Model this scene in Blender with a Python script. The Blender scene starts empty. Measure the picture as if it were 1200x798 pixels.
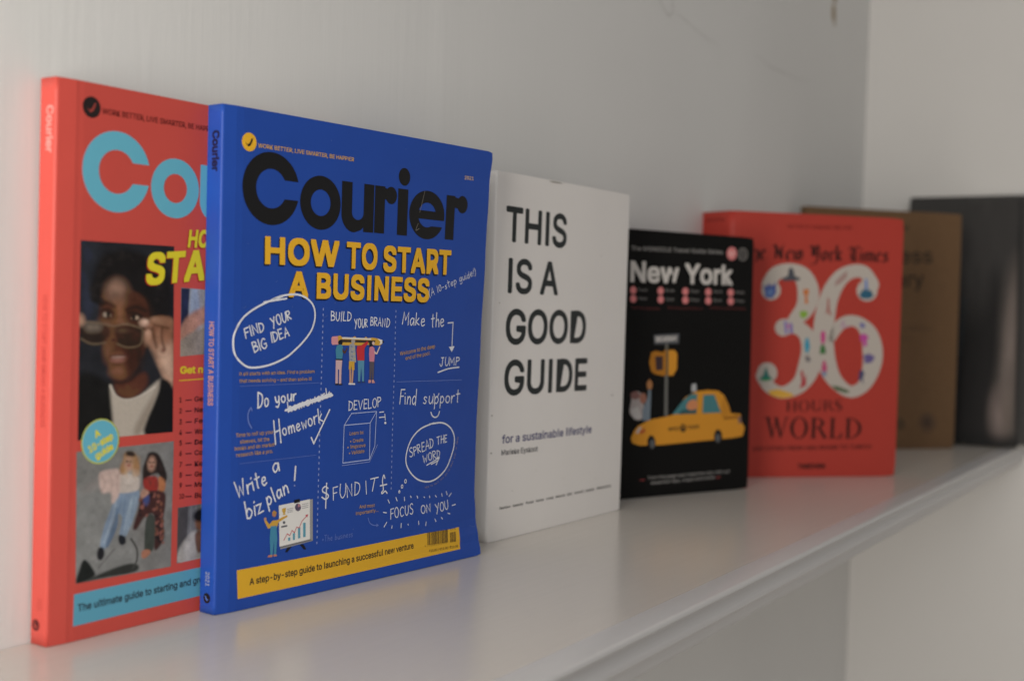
import bpy, bmesh, math, random
import numpy as np
from mathutils import Vector, Matrix, Euler
from mathutils.geometry import tessellate_polygon

random.seed(7)
scene = bpy.context.scene
col = scene.collection

# ------------------------------------------------------------------ camera
F, YAW, PITCH, ROLL = 1.42836, 1.01549, -0.02959, 0.02742
CAM = Vector((-0.38422, -0.41594, 0.14022))
_f = Vector((math.sin(YAW) * math.cos(PITCH), math.cos(YAW) * math.cos(PITCH), math.sin(PITCH)))
_r = Vector((math.cos(YAW), -math.sin(YAW), 0.0))
_u = _r.cross(_f)
CR = _r * math.cos(ROLL) + _u * math.sin(ROLL)
CU = -_r * math.sin(ROLL) + _u * math.cos(ROLL)
cam_d = bpy.data.cameras.new('camera')
cam_d.sensor_width = 36.0
cam_d.lens = F * 1000 * 36 / 1200
cam_d.clip_start, cam_d.clip_end = 0.01, 50
cam_d.dof.use_dof = True
cam_d.dof.focus_distance = (Vector((0.105, -0.04, 0.12)) - CAM).dot(_f)
cam_d.dof.aperture_fstop = 6.7
cam = bpy.data.objects.new('camera', cam_d)
col.objects.link(cam)
m = Matrix.Identity(4)
for i in range(3):
    m[i][0], m[i][1], m[i][2], m[i][3] = CR[i], CU[i], -_f[i], CAM[i]
cam.matrix_world = m
scene.camera = cam

# ------------------------------------------------------------------ light: a dim room, an added side fill lamp, and one window to the left
world = bpy.data.worlds.new('World')
scene.world = world
world.use_nodes = True
bg = world.node_tree.nodes['Background']
# light coming back off the room: paler ceiling above, darker floor below
_tc0 = world.node_tree.nodes.new('ShaderNodeTexCoord'); _sp = world.node_tree.nodes.new('ShaderNodeSeparateXYZ')
_mr = world.node_tree.nodes.new('ShaderNodeMapRange')
_mr.inputs[1].default_value, _mr.inputs[2].default_value = -1.0, 1.0
_mr.inputs[3].default_value, _mr.inputs[4].default_value = 0.120, 0.250
world.node_tree.links.new(_tc0.outputs['Generated'], _sp.inputs[0]); world.node_tree.links.new(_sp.outputs['Z'], _mr.inputs[0])
world.node_tree.links.new(_mr.outputs[0], bg.inputs[1])
_cr = world.node_tree.nodes.new('ShaderNodeValToRGB')
_cr.color_ramp.elements[0].position, _cr.color_ramp.elements[0].color = 0.25, (1.0, .86, .74, 1)
_cr.color_ramp.elements[1].position, _cr.color_ramp.elements[1].color = 0.75, (.98, .98, 1.0, 1)
_m2 = world.node_tree.nodes.new('ShaderNodeMapRange'); _m2.inputs[1].default_value = -1.0
world.node_tree.links.new(_sp.outputs['Z'], _m2.inputs[0]); world.node_tree.links.new(_m2.outputs[0], _cr.inputs[0])
world.node_tree.links.new(_cr.outputs[0], bg.inputs[0])
def area_lamp(name, loc, at, size, energy, colour):
    d = bpy.data.lights.new(name, 'AREA')
    d.shape = 'RECTANGLE'; d.size, d.size_y = size
    d.energy = energy; d.color = colour
    o = bpy.data.objects.new(name, d)
    col.objects.link(o)
    o.location = loc
    o.rotation_euler = (Vector(at) - Vector(loc)).to_track_quat('-Z', 'Y').to_euler()
area_lamp('room_window_light', (-1.22, -1.15, 0.62), (0.4, 0.0, 0.1), (0.9, 1.7), 8.8, (1.0, 0.985, 0.965))
area_lamp('side_fill_light', (-0.80, -0.24, 0.03), (0.0, -0.05, 0.03), (0.30, 0.95), 11.6, (1.0, 0.94, 0.86))  # added close fill lamp, brightens the spines and the end wall below the shelf
scene.view_settings.view_transform = 'Standard'
scene.view_settings.look = 'None'
scene.view_settings.exposure = 0
scene.view_settings.gamma = 1

# ------------------------------------------------------------------ materials
def lin(c):
    return tuple(((v / 255 + 0.055) / 1.055) ** 2.4 if v > 10 else v / 255 / 12.92 for v in c)

def base_mat(name):
    mt = bpy.data.materials.new(name)
    mt.use_nodes = True
    return mt, mt.node_tree, mt.node_tree.nodes['Principled BSDF']

INKS = {}
def ink(rgb, rough=0.45, spec=0.22):
    """flat printed colour, albedo in linear RGB"""
    key = (tuple(round(c, 4) for c in rgb), rough, spec)
    if key not in INKS:
        mt, nt, b = base_mat('printed_ink')
        b.inputs['Base Color'].default_value = (*rgb, 1)
        b.inputs['Roughness'].default_value = rough
        b.inputs['Specular IOR Level'].default_value = spec
        INKS[key] = mt
    return INKS[key]

def coated(name, rgb, rough=0.4, var=0.06, bump=0.04, scale=60, spec=0.25):
    """coated cover stock: slight mottling, faint bump"""
    mt, nt, b = base_mat(name)
    tc = nt.nodes.new('ShaderNodeTexCoord')
    nz = nt.nodes.new('ShaderNodeTexNoise'); nz.inputs['Scale'].default_value = scale; nz.inputs['Detail'].default_value = 5
    rp = nt.nodes.new('ShaderNodeMapRange')
    rp.inputs[3].default_value = 1 - var; rp.inputs[4].default_value = 1 + var
    mx = nt.nodes.new('ShaderNodeMix'); mx.data_type = 'RGBA'; mx.blend_type = 'MULTIPLY'; mx.inputs[0].default_value = 1
    mx.inputs[6].default_value = (*rgb, 1)
    nt.links.new(tc.outputs['Object'], nz.inputs['Vector'])
    nt.links.new(nz.outputs[0], rp.inputs[0]); nt.links.new(rp.outputs[0], mx.inputs[7])
    nt.links.new(mx.outputs[2], b.inputs['Base Color'])
    rr = nt.nodes.new('ShaderNodeMapRange'); rr.inputs[3].default_value = rough - .06; rr.inputs[4].default_value = rough + .08
    n2 = nt.nodes.new('ShaderNodeTexNoise'); n2.inputs['Scale'].default_value = scale * .4; n2.inputs['Detail'].default_value = 3
    nt.links.new(tc.outputs['Object'], n2.inputs['Vector'])
    nt.links.new(n2.outputs[0], rr.inputs[0]); nt.links.new(rr.outputs[0], b.inputs['Roughness'])
    b.inputs['Specular IOR Level'].default_value = spec
    bp = nt.nodes.new('ShaderNodeBump'); bp.inputs['Strength'].default_value = bump; bp.inputs['Distance'].default_value = 0.002
    nt.links.new(n2.outputs[0], bp.inputs['Height']); nt.links.new(bp.outputs[0], b.inputs['Normal'])
    return mt

def paint(name, rgb, rough, bump, stretch=(1, 1, 1), scale=30, var=0.04, stain=0.0, dist=0.004):
    """brushed household paint on plaster or wood"""
    mt, nt, b = base_mat(name)
    tc = nt.nodes.new('ShaderNodeTexCoord')
    mp = nt.nodes.new('ShaderNodeMapping'); mp.inputs['Scale'].default_value = stretch
    nz = nt.nodes.new('ShaderNodeTexNoise'); nz.inputs['Scale'].default_value = scale; nz.inputs['Detail'].default_value = 6
    lo = nt.nodes.new('ShaderNodeTexNoise'); lo.inputs['Scale'].default_value = 5; lo.inputs['Detail'].default_value = 4
    nt.links.new(tc.outputs['Object'], mp.inputs[0]); nt.links.new(mp.outputs[0], nz.inputs['Vector'])
    nt.links.new(tc.outputs['Object'], lo.inputs['Vector'])
    rp = nt.nodes.new('ShaderNodeMapRange'); rp.inputs[3].default_value = 1 - var; rp.inputs[4].default_value = 1 + var
    nt.links.new(lo.outputs[0], rp.inputs[0])
    mx = nt.nodes.new('ShaderNodeMix'); mx.data_type = 'RGBA'; mx.blend_type = 'MULTIPLY'; mx.inputs[0].default_value = 1
    mx.inputs[6].default_value = (*rgb, 1)
    nt.links.new(rp.outputs[0], mx.inputs[7]); nt.links.new(mx.outputs[2], b.inputs['Base Color'])
    b.inputs['Roughness'].default_value = rough
    ad = nt.nodes.new('ShaderNodeMath'); ad.operation = 'MULTIPLY_ADD'; ad.inputs[1].default_value = 2.0
    nt.links.new(lo.outputs[0], ad.inputs[0]); nt.links.new(nz.outputs[0], ad.inputs[2])
    bp = nt.nodes.new('ShaderNodeBump'); bp.inputs['Strength'].default_value = bump; bp.inputs['Distance'].default_value = dist
    nt.links.new(ad.outputs[0], bp.inputs['Height']); nt.links.new(bp.outputs[0], b.inputs['Normal'])
    return mt

def paper(name='page_paper', rgb=(.72, .70, .65)):
    mt, nt, b = base_mat(name)
    tc = nt.nodes.new('ShaderNodeTexCoord')
    mp = nt.nodes.new('ShaderNodeMapping'); mp.inputs['Scale'].default_value = (2, 2600, 2)
    nz = nt.nodes.new('ShaderNodeTexNoise'); nz.inputs['Scale'].default_value = 1.0; nz.inputs['Detail'].default_value = 2
    nt.links.new(tc.outputs['Object'], mp.inputs[0]); nt.links.new(mp.outputs[0], nz.inputs['Vector'])
    rp = nt.nodes.new('ShaderNodeMapRange'); rp.inputs[3].default_value = .75; rp.inputs[4].default_value = 1.1
    nt.links.new(nz.outputs[0], rp.inputs[0])
    mx = nt.nodes.new('ShaderNodeMix'); mx.data_type = 'RGBA'; mx.blend_type = 'MULTIPLY'; mx.inputs[0].default_value = 1
    mx.inputs[6].default_value = (*rgb, 1)
    nt.links.new(rp.outputs[0], mx.inputs[7]); nt.links.new(mx.outputs[2], b.inputs['Base Color'])
    b.inputs['Roughness'].default_value = .8
    return mt

def photo_mat():
    mt, nt, b = base_mat('printed_photo')
    at = nt.nodes.new('ShaderNodeAttribute'); at.attribute_name = 'print'
    nt.links.new(at.outputs['Color'], b.inputs['Base Color'])
    b.inputs['Roughness'].default_value = .4
    b.inputs['Specular IOR Level'].default_value = .22
    return mt
PHOTO = photo_mat()

# ------------------------------------------------------------------ basic helpers
def link(name, me, mats, parent=None):
    o = bpy.data.objects.new(name, me)
    for mt in (mats if isinstance(mats, (list, tuple)) else [mats]):
        me.materials.append(mt)
    col.objects.link(o)
    if parent is not None:
        o.parent = parent
    return o

def from_bm(name, bm, mats, parent=None, smooth=False):
    me = bpy.data.meshes.new(name)
    bmesh.ops.recalc_face_normals(bm, faces=bm.faces[:])
    if smooth:
        for f in bm.faces: f.smooth = True
    bm.to_mesh(me); bm.free()
    return link(name, me, mats, parent)

def grid_solid(bm, fn, us, vs, ds):
    """closed block whose vertices are fn(u, v, d)"""
    nu, nv = len(us), len(vs)
    top = [[bm.verts.new(fn(u, v, ds[0])) for v in vs] for u in us]
    bot = [[bm.verts.new(fn(u, v, ds[1])) for v in vs] for u in us]
    for i in range(nu - 1):
        for j in range(nv - 1):
            bm.faces.new((top[i][j], top[i + 1][j], top[i + 1][j + 1], top[i][j + 1]))
            bm.faces.new((bot[i][j], bot[i][j + 1], bot[i + 1][j + 1], bot[i + 1][j]))
    for i in range(nu - 1):
        bm.faces.new((top[i][0], bot[i][0], bot[i + 1][0], top[i + 1][0]))
        bm.faces.new((top[i][-1], top[i + 1][-1], bot[i + 1][-1], bot[i][-1]))
    for j in range(nv - 1):
        bm.faces.new((top[0][j], top[0][j + 1], bot[0][j + 1], bot[0][j]))
        bm.faces.new((top[-1][j], bot[-1][j], bot[-1][j + 1], top[-1][j + 1]))

def lsp(a, b, step):
    n = max(1, int(math.ceil((b - a) / step)))
    return [a + (b - a) * i / n for i in range(n + 1)]

def smoothstep(a, b, x):
    t = min(1, max(0, (x - a) / (b - a)))
    return t * t * (3 - 2 * t)

# ------------------------------------------------------------------ the setting
XC, YW = 1.1030, 0.0
SHELF_D = 0.1907

def wall_y(x):            # slight recess added towards the corner so the plaster shades darker there
    return 0.010 * smoothstep(0.66, 1.0, x) - 0.00018 * smoothstep(0.186, 0.2, x) * smoothstep(0.226, 0.2, x)

WALL = paint('wall_paint', (.73, .73, .715), .55, .075, (9, 9, .6), 22, .04, dist=.002)
bm = bmesh.new()
xs = lsp(-2.6, .17, .2) + lsp(.18, .23, .004) + lsp(.25, XC + .03, .02)
grid_solid(bm, lambda u, v, d: (u, wall_y(u) + d, v), xs, [-1.2, 0, 1.8], [0, .12])
w = from_bm('back_wall', bm, WALL, smooth=False); w['kind'] = 'structure'
w['label'] = 'pale grey painted wall the books lean against'
bm = bmesh.new()
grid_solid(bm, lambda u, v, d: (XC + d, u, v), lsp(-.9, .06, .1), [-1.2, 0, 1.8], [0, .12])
w = from_bm('end_wall', bm, paint('end_wall_dimmed', (.66, .645, .62), .6, .05, (9, 9, .6), 22, .04, dist=.002)); w['kind'] = 'structure'  # wall colour darkened and warmed to stand in for weaker light here
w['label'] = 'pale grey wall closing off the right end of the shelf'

# marks on the plaster
def wall_mark(name, pts, rgb, rough=.7):
    bm = bmesh.new()
    vs = [bm.verts.new((x, wall_y(x) - .0006, z)) for x, z in pts]
    vb = [bm.verts.new((x, wall_y(x) + .002, z)) for x, z in pts]
    bm.faces.new(vs)
    for i in range(len(vs)):
        bm.faces.new((vs[i - 1], vs[i], vb[i], vb[i - 1]))
    o = from_bm(name, bm, ink(rgb, rough, .2), bpy.data.objects['back_wall'])
    return o
def ragged(cx, cz, rx, rz, n=14, seed=1):
    rn = random.Random(seed)
    return [(cx + rx * math.cos(a) * rn.uniform(.6, 1.1), cz + rz * math.sin(a) * rn.uniform(.6, 1.1)) for a in [2 * math.pi * i / n for i in range(n)]]
wall_mark('chipped_paint', ragged(.962, .474, .007, .011, seed=3), (.34, .26, .16))
wall_mark('chipped_paint', ragged(.963, .489, .008, .005, seed=5), (.36, .29, .21))
wall_mark('chipped_paint', ragged(.966, .465, .004, .005, seed=8), (.38, .32, .24))
def crack(pts, wd, rgb):
    bm = bmesh.new(); rn = random.Random(len(pts))
    P = []
    for (x0, z0), (x1, z1) in zip(pts, pts[1:]):
        for k in range(4): P.append((x0 + (x1 - x0) * k / 4 + rn.uniform(-.0004, .0004), z0 + (z1 - z0) * k / 4 + rn.uniform(-.0005, .0005)))
    P.append(pts[-1])
    rows = []
    for i, (x, z) in enumerate(P):
        a, b = P[max(i - 1, 0)], P[min(i + 1, len(P) - 1)]
        l = math.hypot(b[0] - a[0], b[1] - a[1]); nx, nz = -(b[1] - a[1]) / l, (b[0] - a[0]) / l
        h = wd * rn.uniform(.35, 1.0) * min(1, .2 + 3 * min(i, len(P) - 1 - i) / len(P))
        rows.append([bm.verts.new((x + s_ * nx * h, wall_y(x) - .0002, z + s_ * nz * h)) for s_ in (1, -1)])
    for p, q in zip(rows, rows[1:]): bm.faces.new((p[0], p[1], q[1], q[0]))
    return from_bm('hairline_crack', bm, ink(rgb, .7, .2), bpy.data.objects['back_wall'])
crack([(.482, .392), (.492, .382), (.502, .375), (.511, .373), (.517, .378), (.516, .387), (.512, .394)], .0009, (.60, .59, .57))
crack([(.517, .379), (.545, .376), (.58, .371), (.62, .369)], .0007, (.66, .655, .64))
crack([(.70, .379), (.74, .375), (.79, .377), (.84, .380), (.88, .383)], .0009, (.635, .63, .615))

# ------------------------------------------------------------------ the shelf
SHELF = paint('shelf_paint', (.64, .60, .55), .22, .07, (.6, 7, 1), 26, .05, dist=.002)
SHELF.node_tree.nodes['Principled BSDF'].inputs['Specular IOR Level'].default_value = .55
def tag(o, label, cat, group=None):
    o['label'] = label; o['category'] = cat
    if group: o['group'] = group
def empty(name, loc, rot=(0, 0, 0)):
    o = bpy.data.objects.new(name, None)
    o.empty_display_size = .05
    o.location = loc; o.rotation_euler = rot
    col.objects.link(o)
    return o
shelf = empty('wall_shelf', (0, 0, 0))
tag(shelf, 'white painted shelf with a moulded front edge carrying the row of books', 'shelf')
SX0 = -0.62
bm = bmesh.new()
grid_solid(bm, lambda u, v, d: (u, v, d), [SX0, XC - .0005], [-SHELF_D + .0155, -.0005, ], [0, -.026])
# the back edge follows the plaster
for vtx in bm.verts:
    if vtx.co.y > -.01: vtx.co.y = .0
bmesh.ops.delete(bm, geom=bm.verts[:], context='VERTS')
xs = lsp(SX0, .64, .2) + lsp(.66, XC - .0005, .03)
grid_solid(bm, lambda u, v, d: (u, (-SHELF_D + .0155) if v == 0 else wall_y(u) - .0004, d), xs, [0, 1], [0, -.026])
from_bm('shelf_board', bm, SHELF, shelf)
prof = [(.0155, 0), (.0020, 0), (.0008, -.0004), (.0002, -.0012), (.0, -.0024), (.0006, -.0032), (.0030, -.0038), (.0052, -.0054), (.0060, -.0080), (.0056, -.0098), (.0040, -.0112), (.0028, -.0130), (.0030, -.0148),
        (.0046, -.0162), (.0074, -.0172), (.0090, -.0192), (.0094, -.0222), (.0094, -.0248), (.0106, -.0262), (.0155, -.0264)]
bm = bmesh.new()
rows = [[bm.verts.new((x, -SHELF_D + py, pz)) for py, pz in prof] for x in lsp(SX0, XC - .0005, .1)]
for a, b in zip(rows, rows[1:]):
    for i in range(len(prof)):
        j = (i + 1) % len(prof)
        bm.faces.new((a[i], a[j], b[j], b[i]))
bm.faces.new(rows[0]); bm.faces.new(list(reversed(rows[-1])))
bmesh.ops.remove_doubles(bm, verts=bm.verts[:], dist=1e-6)
mo = from_bm('front_moulding', bm, paint('moulding_paint', (.60, .59, .585), .3, .08, (.5, 7, 7), 26, .06, dist=.002), shelf, smooth=True)
md = mo.modifiers.new('es', 'EDGE_SPLIT'); md.split_angle = math.radians(50)

# ------------------------------------------------------------------ book builder
class Book:
    def __init__(s, name, label, cat, group, x, y, yaw, lean, w, h, t, cover, spine, disp=None, rad=.0, shear=0.0,
                 back=None, board=.0004, pages=(.72, .70, .65), step=.006, sr=.0009, over=0.0003, fold=0.0):
        s.w, s.h, s.t, s.rad, s.shear = w, h, t, rad, shear
        s.disp = disp or (lambda u, v: 0.0)
        s.step = step
        s.root = empty(name, (x, y, max(0.0, t * math.sin(lean)) + .0002), (-lean, 0, yaw))
        tag(s.root, label, cat, group)
        s.M = Matrix.Translation(s.root.location) @ Euler((-lean, 0, yaw)).to_matrix().to_4x4()
        s.us = sorted(set(lsp(sr, fold, .002) + lsp(fold, w, step)) if fold else set(lsp(sr, w, step)))
        s.vs = lsp(0, h, step)
        bm = bmesh.new(); grid_solid(bm, s.pt, s.us, s.vs, [0, board])
        s.front = from_bm('front_cover', bm, cover, s.root, smooth=False)
        bm = bmesh.new()
        grid_solid(bm, s.pt, lsp(sr, w - over - .0004, step * 1.5), lsp(over, h - over, step * 1.5), [board + .0001, t - board - .0001])
        s.pages = from_bm('page_block', bm, paper('page_paper', pages), s.root)
        bm = bmesh.new(); grid_solid(bm, s.pt, lsp(sr, w, step * 1.5), lsp(0, h, step * 1.5), [t - board, t])
        s.back = from_bm('back_cover', bm, back or cover, s.root)
        # spine with rounded shoulders
        P = [(sr, 0)] + [(sr - sr * math.sin(a), sr - sr * math.cos(a)) for a in (math.radians(k) for k in (18, 36, 54, 72))] + [(0, sr)]
        P += [(0, sr + (t - 2 * sr) * k / 4) for k in (1, 2, 3)]
        P += [(sr - sr * math.cos(a), t - sr + sr * math.sin(a)) for a in (math.radians(k) for k in (0, 18, 36, 54, 72, 90))]
        I = [(sr, board)] + [(max(u, board), min(max(d, board), t - board)) for u, d in P[1:-1]] + [(sr, t - board)]
        bm = bmesh.new()
        vs = lsp(0, h, step)
        A = [[bm.verts.new(s.pt(u, v, d)) for v in vs] for u, d in P]
        B = [[bm.verts.new(s.pt(u, v, d)) for v in vs] for u, d in I]
        for i in range(len(P) - 1):
            for j in range(len(vs) - 1):
                bm.faces.new((A[i][j], A[i][j + 1], A[i + 1][j + 1], A[i + 1][j]))
                bm.faces.new((B[i][j], B[i + 1][j], B[i + 1][j + 1], B[i][j + 1]))
            bm.faces.new((A[i][0], A[i + 1][0], B[i + 1][0], B[i][0])); bm.faces.new((A[i][-1], B[i][-1], B[i + 1][-1], A[i + 1][-1]))
        bmesh.ops.remove_doubles(bm, verts=bm.verts[:], dist=1e-7)
        s.spine = from_bm('spine', bm, spine, s.root, smooth=True)
    # local point for cover coordinates (u across, v up, d into the book), metres
    def pt(s, u, v, d):
        if s.rad and u > s.w - s.rad:
            for vc, sg in ((s.h - s.rad, 1), (s.rad, -1)):
                if (v - vc) * sg > 0:
                    dx, dy = u - (s.w - s.rad), v - vc
                    q = math.hypot(dx, dy)
                    mx = max(abs(dx), abs(dy))
                    if q > 1e-9:
                        k = mx / q
                        u, v = s.w - s.rad + dx * k, vc + dy * k
        return Vector((u - s.shear * d, d - s.disp(u, v) * (1 - .6 * d / s.t), v))
    def surf(s, u, v, lift):
        return s.pt(u, v, -lift)
    # where a point measured on the photograph lies on the printed cover, in metres
    def uv(s, p):
        d = _f + CR * ((p[0] - 600) / (F * 1000)) + CU * ((399 - p[1]) / (F * 1000))
        Mi = s.M.inverted()
        o = Mi @ CAM; dd = Mi.to_3x3() @ d
        off = 0.0
        for _ in range(8):
            k = (-off - o.y) / dd.y
            u, v = o.x + dd.x * k, o.z + dd.z * k
            off = s.disp(min(max(u, 0), s.w), min(max(v, 0), s.h))
        return (u, v)
    def spine_dv(s, p):          # the same on the spine: (d, v)
        d = _f + CR * ((p[0] - 600) / (F * 1000)) + CU * ((399 - p[1]) / (F * 1000))
        Mi = s.M.inverted()
        o = Mi @ CAM; dd = Mi.to_3x3() @ d
        k = -o.x / dd.x
        return (o.y + dd.y * k, o.z + dd.z * k)

# ------------------------------------------------------------------ print: flat artwork laid on a cover
_tc = {}
try:        # the plain grotesque that ships with Blender; its built-in face otherwise
    SANS = bpy.data.fonts.load(bpy.utils.system_resource('DATAFILES') + '/fonts/Inter.woff2')
except Exception:
    SANS = None
def text_mesh(body, bold=0.0, space=1.0):
    key = (body, bold, space)
    if key in _tc: return _tc[key]
    cu = bpy.data.curves.new('lettering', 'FONT')
    plain = SANS is not None and not any(c in body for c in '|/(){}$')
    cu.body = body.replace('I', '|').replace('l', '|') if plain else body; cu.size = 1; cu.space_character = space; cu.resolution_u = 4
    if SANS: cu.font = SANS
    cu.dimensions = '2D'; cu.fill_mode = 'FRONT'
    ob = bpy.data.objects.new('lettering', cu)
    col.objects.link(ob)
    bpy.context.view_layer.update()
    me = bpy.data.meshes.new_from_object(ob.evaluated_get(bpy.context.evaluated_depsgraph_get()))
    V = [(v.co.x, v.co.y) for v in me.vertices]; Fc = [tuple(p.vertices) for p in me.polygons]
    bpy.data.objects.remove(ob); bpy.data.curves.remove(cu); bpy.data.meshes.remove(me)
    if plain and ('I' in body or 'l' in body):      # plain upright bars for capital I and small l
        lab = list(range(len(V)))
        def root(i):
            while lab[i] != i: i = lab[i]
            return i
        for f in Fc:
            for i in f[1:]: lab[root(i)] = root(f[0])
        isl = {}
        for i in range(len(V)): isl.setdefault(root(i), []).append(i)
        bars = [q for q in isl.values() if min(V[i][1] for i in q) < -.1 and max(V[i][1] for i in q) > .6]
        bars.sort(key=lambda q: min(V[i][0] for i in q))
        for q, ch in zip(bars, [c for c in body if c in 'Il']):
            y0, y1 = min(V[i][1] for i in q), max(V[i][1] for i in q); xc = sum(V[i][0] for i in q) / len(q)
            top = .5095 if ch == 'I' else .53
            for i in q: V[i] = (xc + (.034 if V[i][0] > xc else -.034), (V[i][1] - y0) / (y1 - y0) * top)
    x0 = min(v[0] for v in V); x1 = max(v[0] for v in V)
    _tc[key] = (V, Fc, x0, x1)
    return _tc[key]
CAPH = max(v[1] for v in text_mesh('H')[0])

def overprint(bold):
    """offsets that thicken a letter by stacking shifted copies"""
    if bold <= 0: return [(0, 0)]
    n = 10 if bold > .03 else 6
    bold *= .7
    b = bold * .92
    if bold > .021: return [(b, b), (-b, b), (-b, -b), (b, -b), (b, 0), (-b, 0), (0, b), (0, -b)]
    return [(bold * math.cos(2 * math.pi * (i + .5) / n), bold * math.sin(2 * math.pi * (i + .5) / n)) for i in range(n)]

class Print:
    """one printed motif on a cover or spine: collects shapes, then builds one mesh"""
    def __init__(s, book, name, base=1, on='front'):
        s.b, s.name, s.base, s.on = book, name, base, on
        s.V, s.F, s.Mi, s.mats = [], [], [], []
        s.n = 0
        s.uv = book.uv if on == 'front' else book.spine_dv
    def add(s, V, Fc, mat, layer=0):
        if mat not in s.mats: s.mats.append(mat)
        k = len(s.V); s.n += 1
        z = layer + (s.n % 14) * .06
        s.V += [(x, y, z) for x, y in V]; s.F += [tuple(i + k for i in f) for f in Fc]; s.Mi += [s.mats.index(mat)] * len(Fc)
    # pixel-measured shapes ------------------------------------------------
    def poly(s, pts, mat, layer=0, smooth=False, raw=False):
        P = pts if raw else [s.uv(p) for p in pts]
        if smooth: P = closed_spline(P)
        tris = tessellate_polygon([[Vector((x, y, 0)) for x, y in P]])
        s.add(P, tris, mat, layer)
    def ring(s, outer, inner, mat, layer=0):
        allp = outer + inner
        n, k = len(outer), len(inner)
        tris = tessellate_polygon([[Vector((x, y, 0)) for x, y in outer], [Vector((x, y, 0)) for x, y in inner]])
        s.add(allp, tris, mat, layer)
    def ell(s, c, rx, ry, mat, layer=0, n=28, ang=0, raw=False):
        """ellipse about a pixel, radii in metres"""
        cx, cy = c if raw else s.uv(c)
        ca, sa = math.cos(ang), math.sin(ang)
        P = []
        for i in range(n):
            a = 2 * math.pi * i / n
            x, y = rx * math.cos(a), ry * math.sin(a)
            P.append((cx + x * ca - y * sa, cy + x * sa + y * ca))
        s.add(P, [tuple(range(n))], mat, layer)
    def pell(s, c, rx, ry, mat, layer=0, n=24):
        """ellipse about a pixel, radii in pixels"""
        P = [s.uv((c[0] + rx * math.cos(2 * math.pi * i / n), c[1] - ry * math.sin(2 * math.pi * i / n))) for i in range(n)]
        s.add(P, [tuple(range(n))], mat, layer)
    def stroke(s, pts, wd, mat, layer=0, smooth=False, raw=False, closed=False, widths=None, nib=None):
        P = [tuple(p) for p in pts] if raw else [s.uv(p) for p in pts]
        if smooth:
            if widths: 
                W = spline([(w_, 0) for w_ in widths], 6); widths = [q[0] for q in W]
            P = spline(P, 6)
        V, Fc = ribbon(P, wd, widths, nib)
        s.add(V, Fc, mat, layer)
    def text(s, body, a, b, cap, mat, layer=0, bold=0.0, space=1.0, shear=0.0, raw=False, capm=None, fit=True):
        A = a if raw else s.uv(a); B = b if raw else s.uv(b)
        if capm is None:
            T = s.uv((a[0], a[1] - cap)); capm = math.hypot(T[0] - A[0], T[1] - A[1])
        V, Fc, x0, x1 = text_mesh(body, 0, space)
        bw = bold * .7
        x0 -= bw; x1 += bw
        L = math.hypot(B[0] - A[0], B[1] - A[1]); an = math.atan2(B[1] - A[1], B[0] - A[0])
        sx = L / (x1 - x0); sy = capm / (CAPH + 2 * bw)
        ca, sa = math.cos(an), math.sin(an)
        for ox, oy in overprint(bold):
            out = []
            for x, y in V:
                X = (x + ox - x0) * sx; Y = (y + oy + bw) * sy; X += shear * Y
                out.append((A[0] + X * ca - Y * sa, A[1] + X * sa + Y * ca))
            s.add(out, Fc, mat, layer)
    def hand(s, body, a, b, cap, wd, mat, layer=0, seed=0, slant=0.0, raw=False, capm=None):
        wd *= .84
        A = a if raw else s.uv(a); B = b if raw else s.uv(b)
        if capm is None:
            T = s.uv((a[0], a[1] - cap)); capm = math.hypot(T[0] - A[0], T[1] - A[1])
        rn = random.Random(body + str(seed))
        x = 0.0; items = []
        for ch in body:
            if ch == ' ': x += .42; continue
            gw, strokes = HAND[ch]
            items.append((x, strokes)); x += gw + .17
        x -= .17
        L = math.hypot(B[0] - A[0], B[1] - A[1]); an = math.atan2(B[1] - A[1], B[0] - A[0])
        sx = L / x; ca, sa = math.cos(an), math.sin(an)
        for gx, strokes in items:
            dy, rot, sc = rn.uniform(-.05, .05), rn.uniform(-.07, .07), rn.uniform(.93, 1.07)
            for st in strokes:
                sm = st[0] == 's'
                P = []
                for px, py in (st[1:] if sm else st):
                    px, py = px * sc, py * sc
                    X = (gx + px + rn.uniform(-.015, .015)) * sx + (slant - rot) * py * capm; Y = (py + dy + rot * px) * capm
                    P.append((A[0] + X * ca - Y * sa, A[1] + X * sa + Y * ca))
                s.stroke(P, wd, mat, layer, smooth=sm, raw=True, widths=None)
    def photo(s, corners, img, layer=0):
        """corners TL TR BR BL in pixels; img rows top to bottom, linear albedo"""
        c = [s.uv(p) for p in corners]
        H_, W_ = img.shape[:2]
        V, Fc = [], []
        for j in range(H_):
            for i in range(W_):
                a, b = i / (W_ - 1), j / (H_ - 1)
                x = (c[0][0] * (1 - a) + c[1][0] * a) * (1 - b) + (c[3][0] * (1 - a) + c[2][0] * a) * b
                y = (c[0][1] * (1 - a) + c[1][1] * a) * (1 - b) + (c[3][1] * (1 - a) + c[2][1] * a) * b
                V.append((x, y))
        me = bpy.data.meshes.new(s.name)
        z = .00005 + (s.base + layer) * .00003
        pts = [s.b.surf(x, y, z) for x, y in V]
        for j in range(H_ - 1):
            for i in range(W_ - 1):
                k = j * W_ + i
                Fc.append((k, k + W_, k + W_ + 1, k + 1))
        me.from_pydata(pts, [], Fc)
        at = me.color_attributes.new('print', 'FLOAT_COLOR', 'POINT')
        buf = np.ones((H_ * W_, 4), dtype=np.float32); buf[:, :3] = img.reshape(-1, 3)
        at.data.foreach_set('color', buf.ravel())
        me.update()
        return link(s.name, me, PHOTO, s.b.front)
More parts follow.
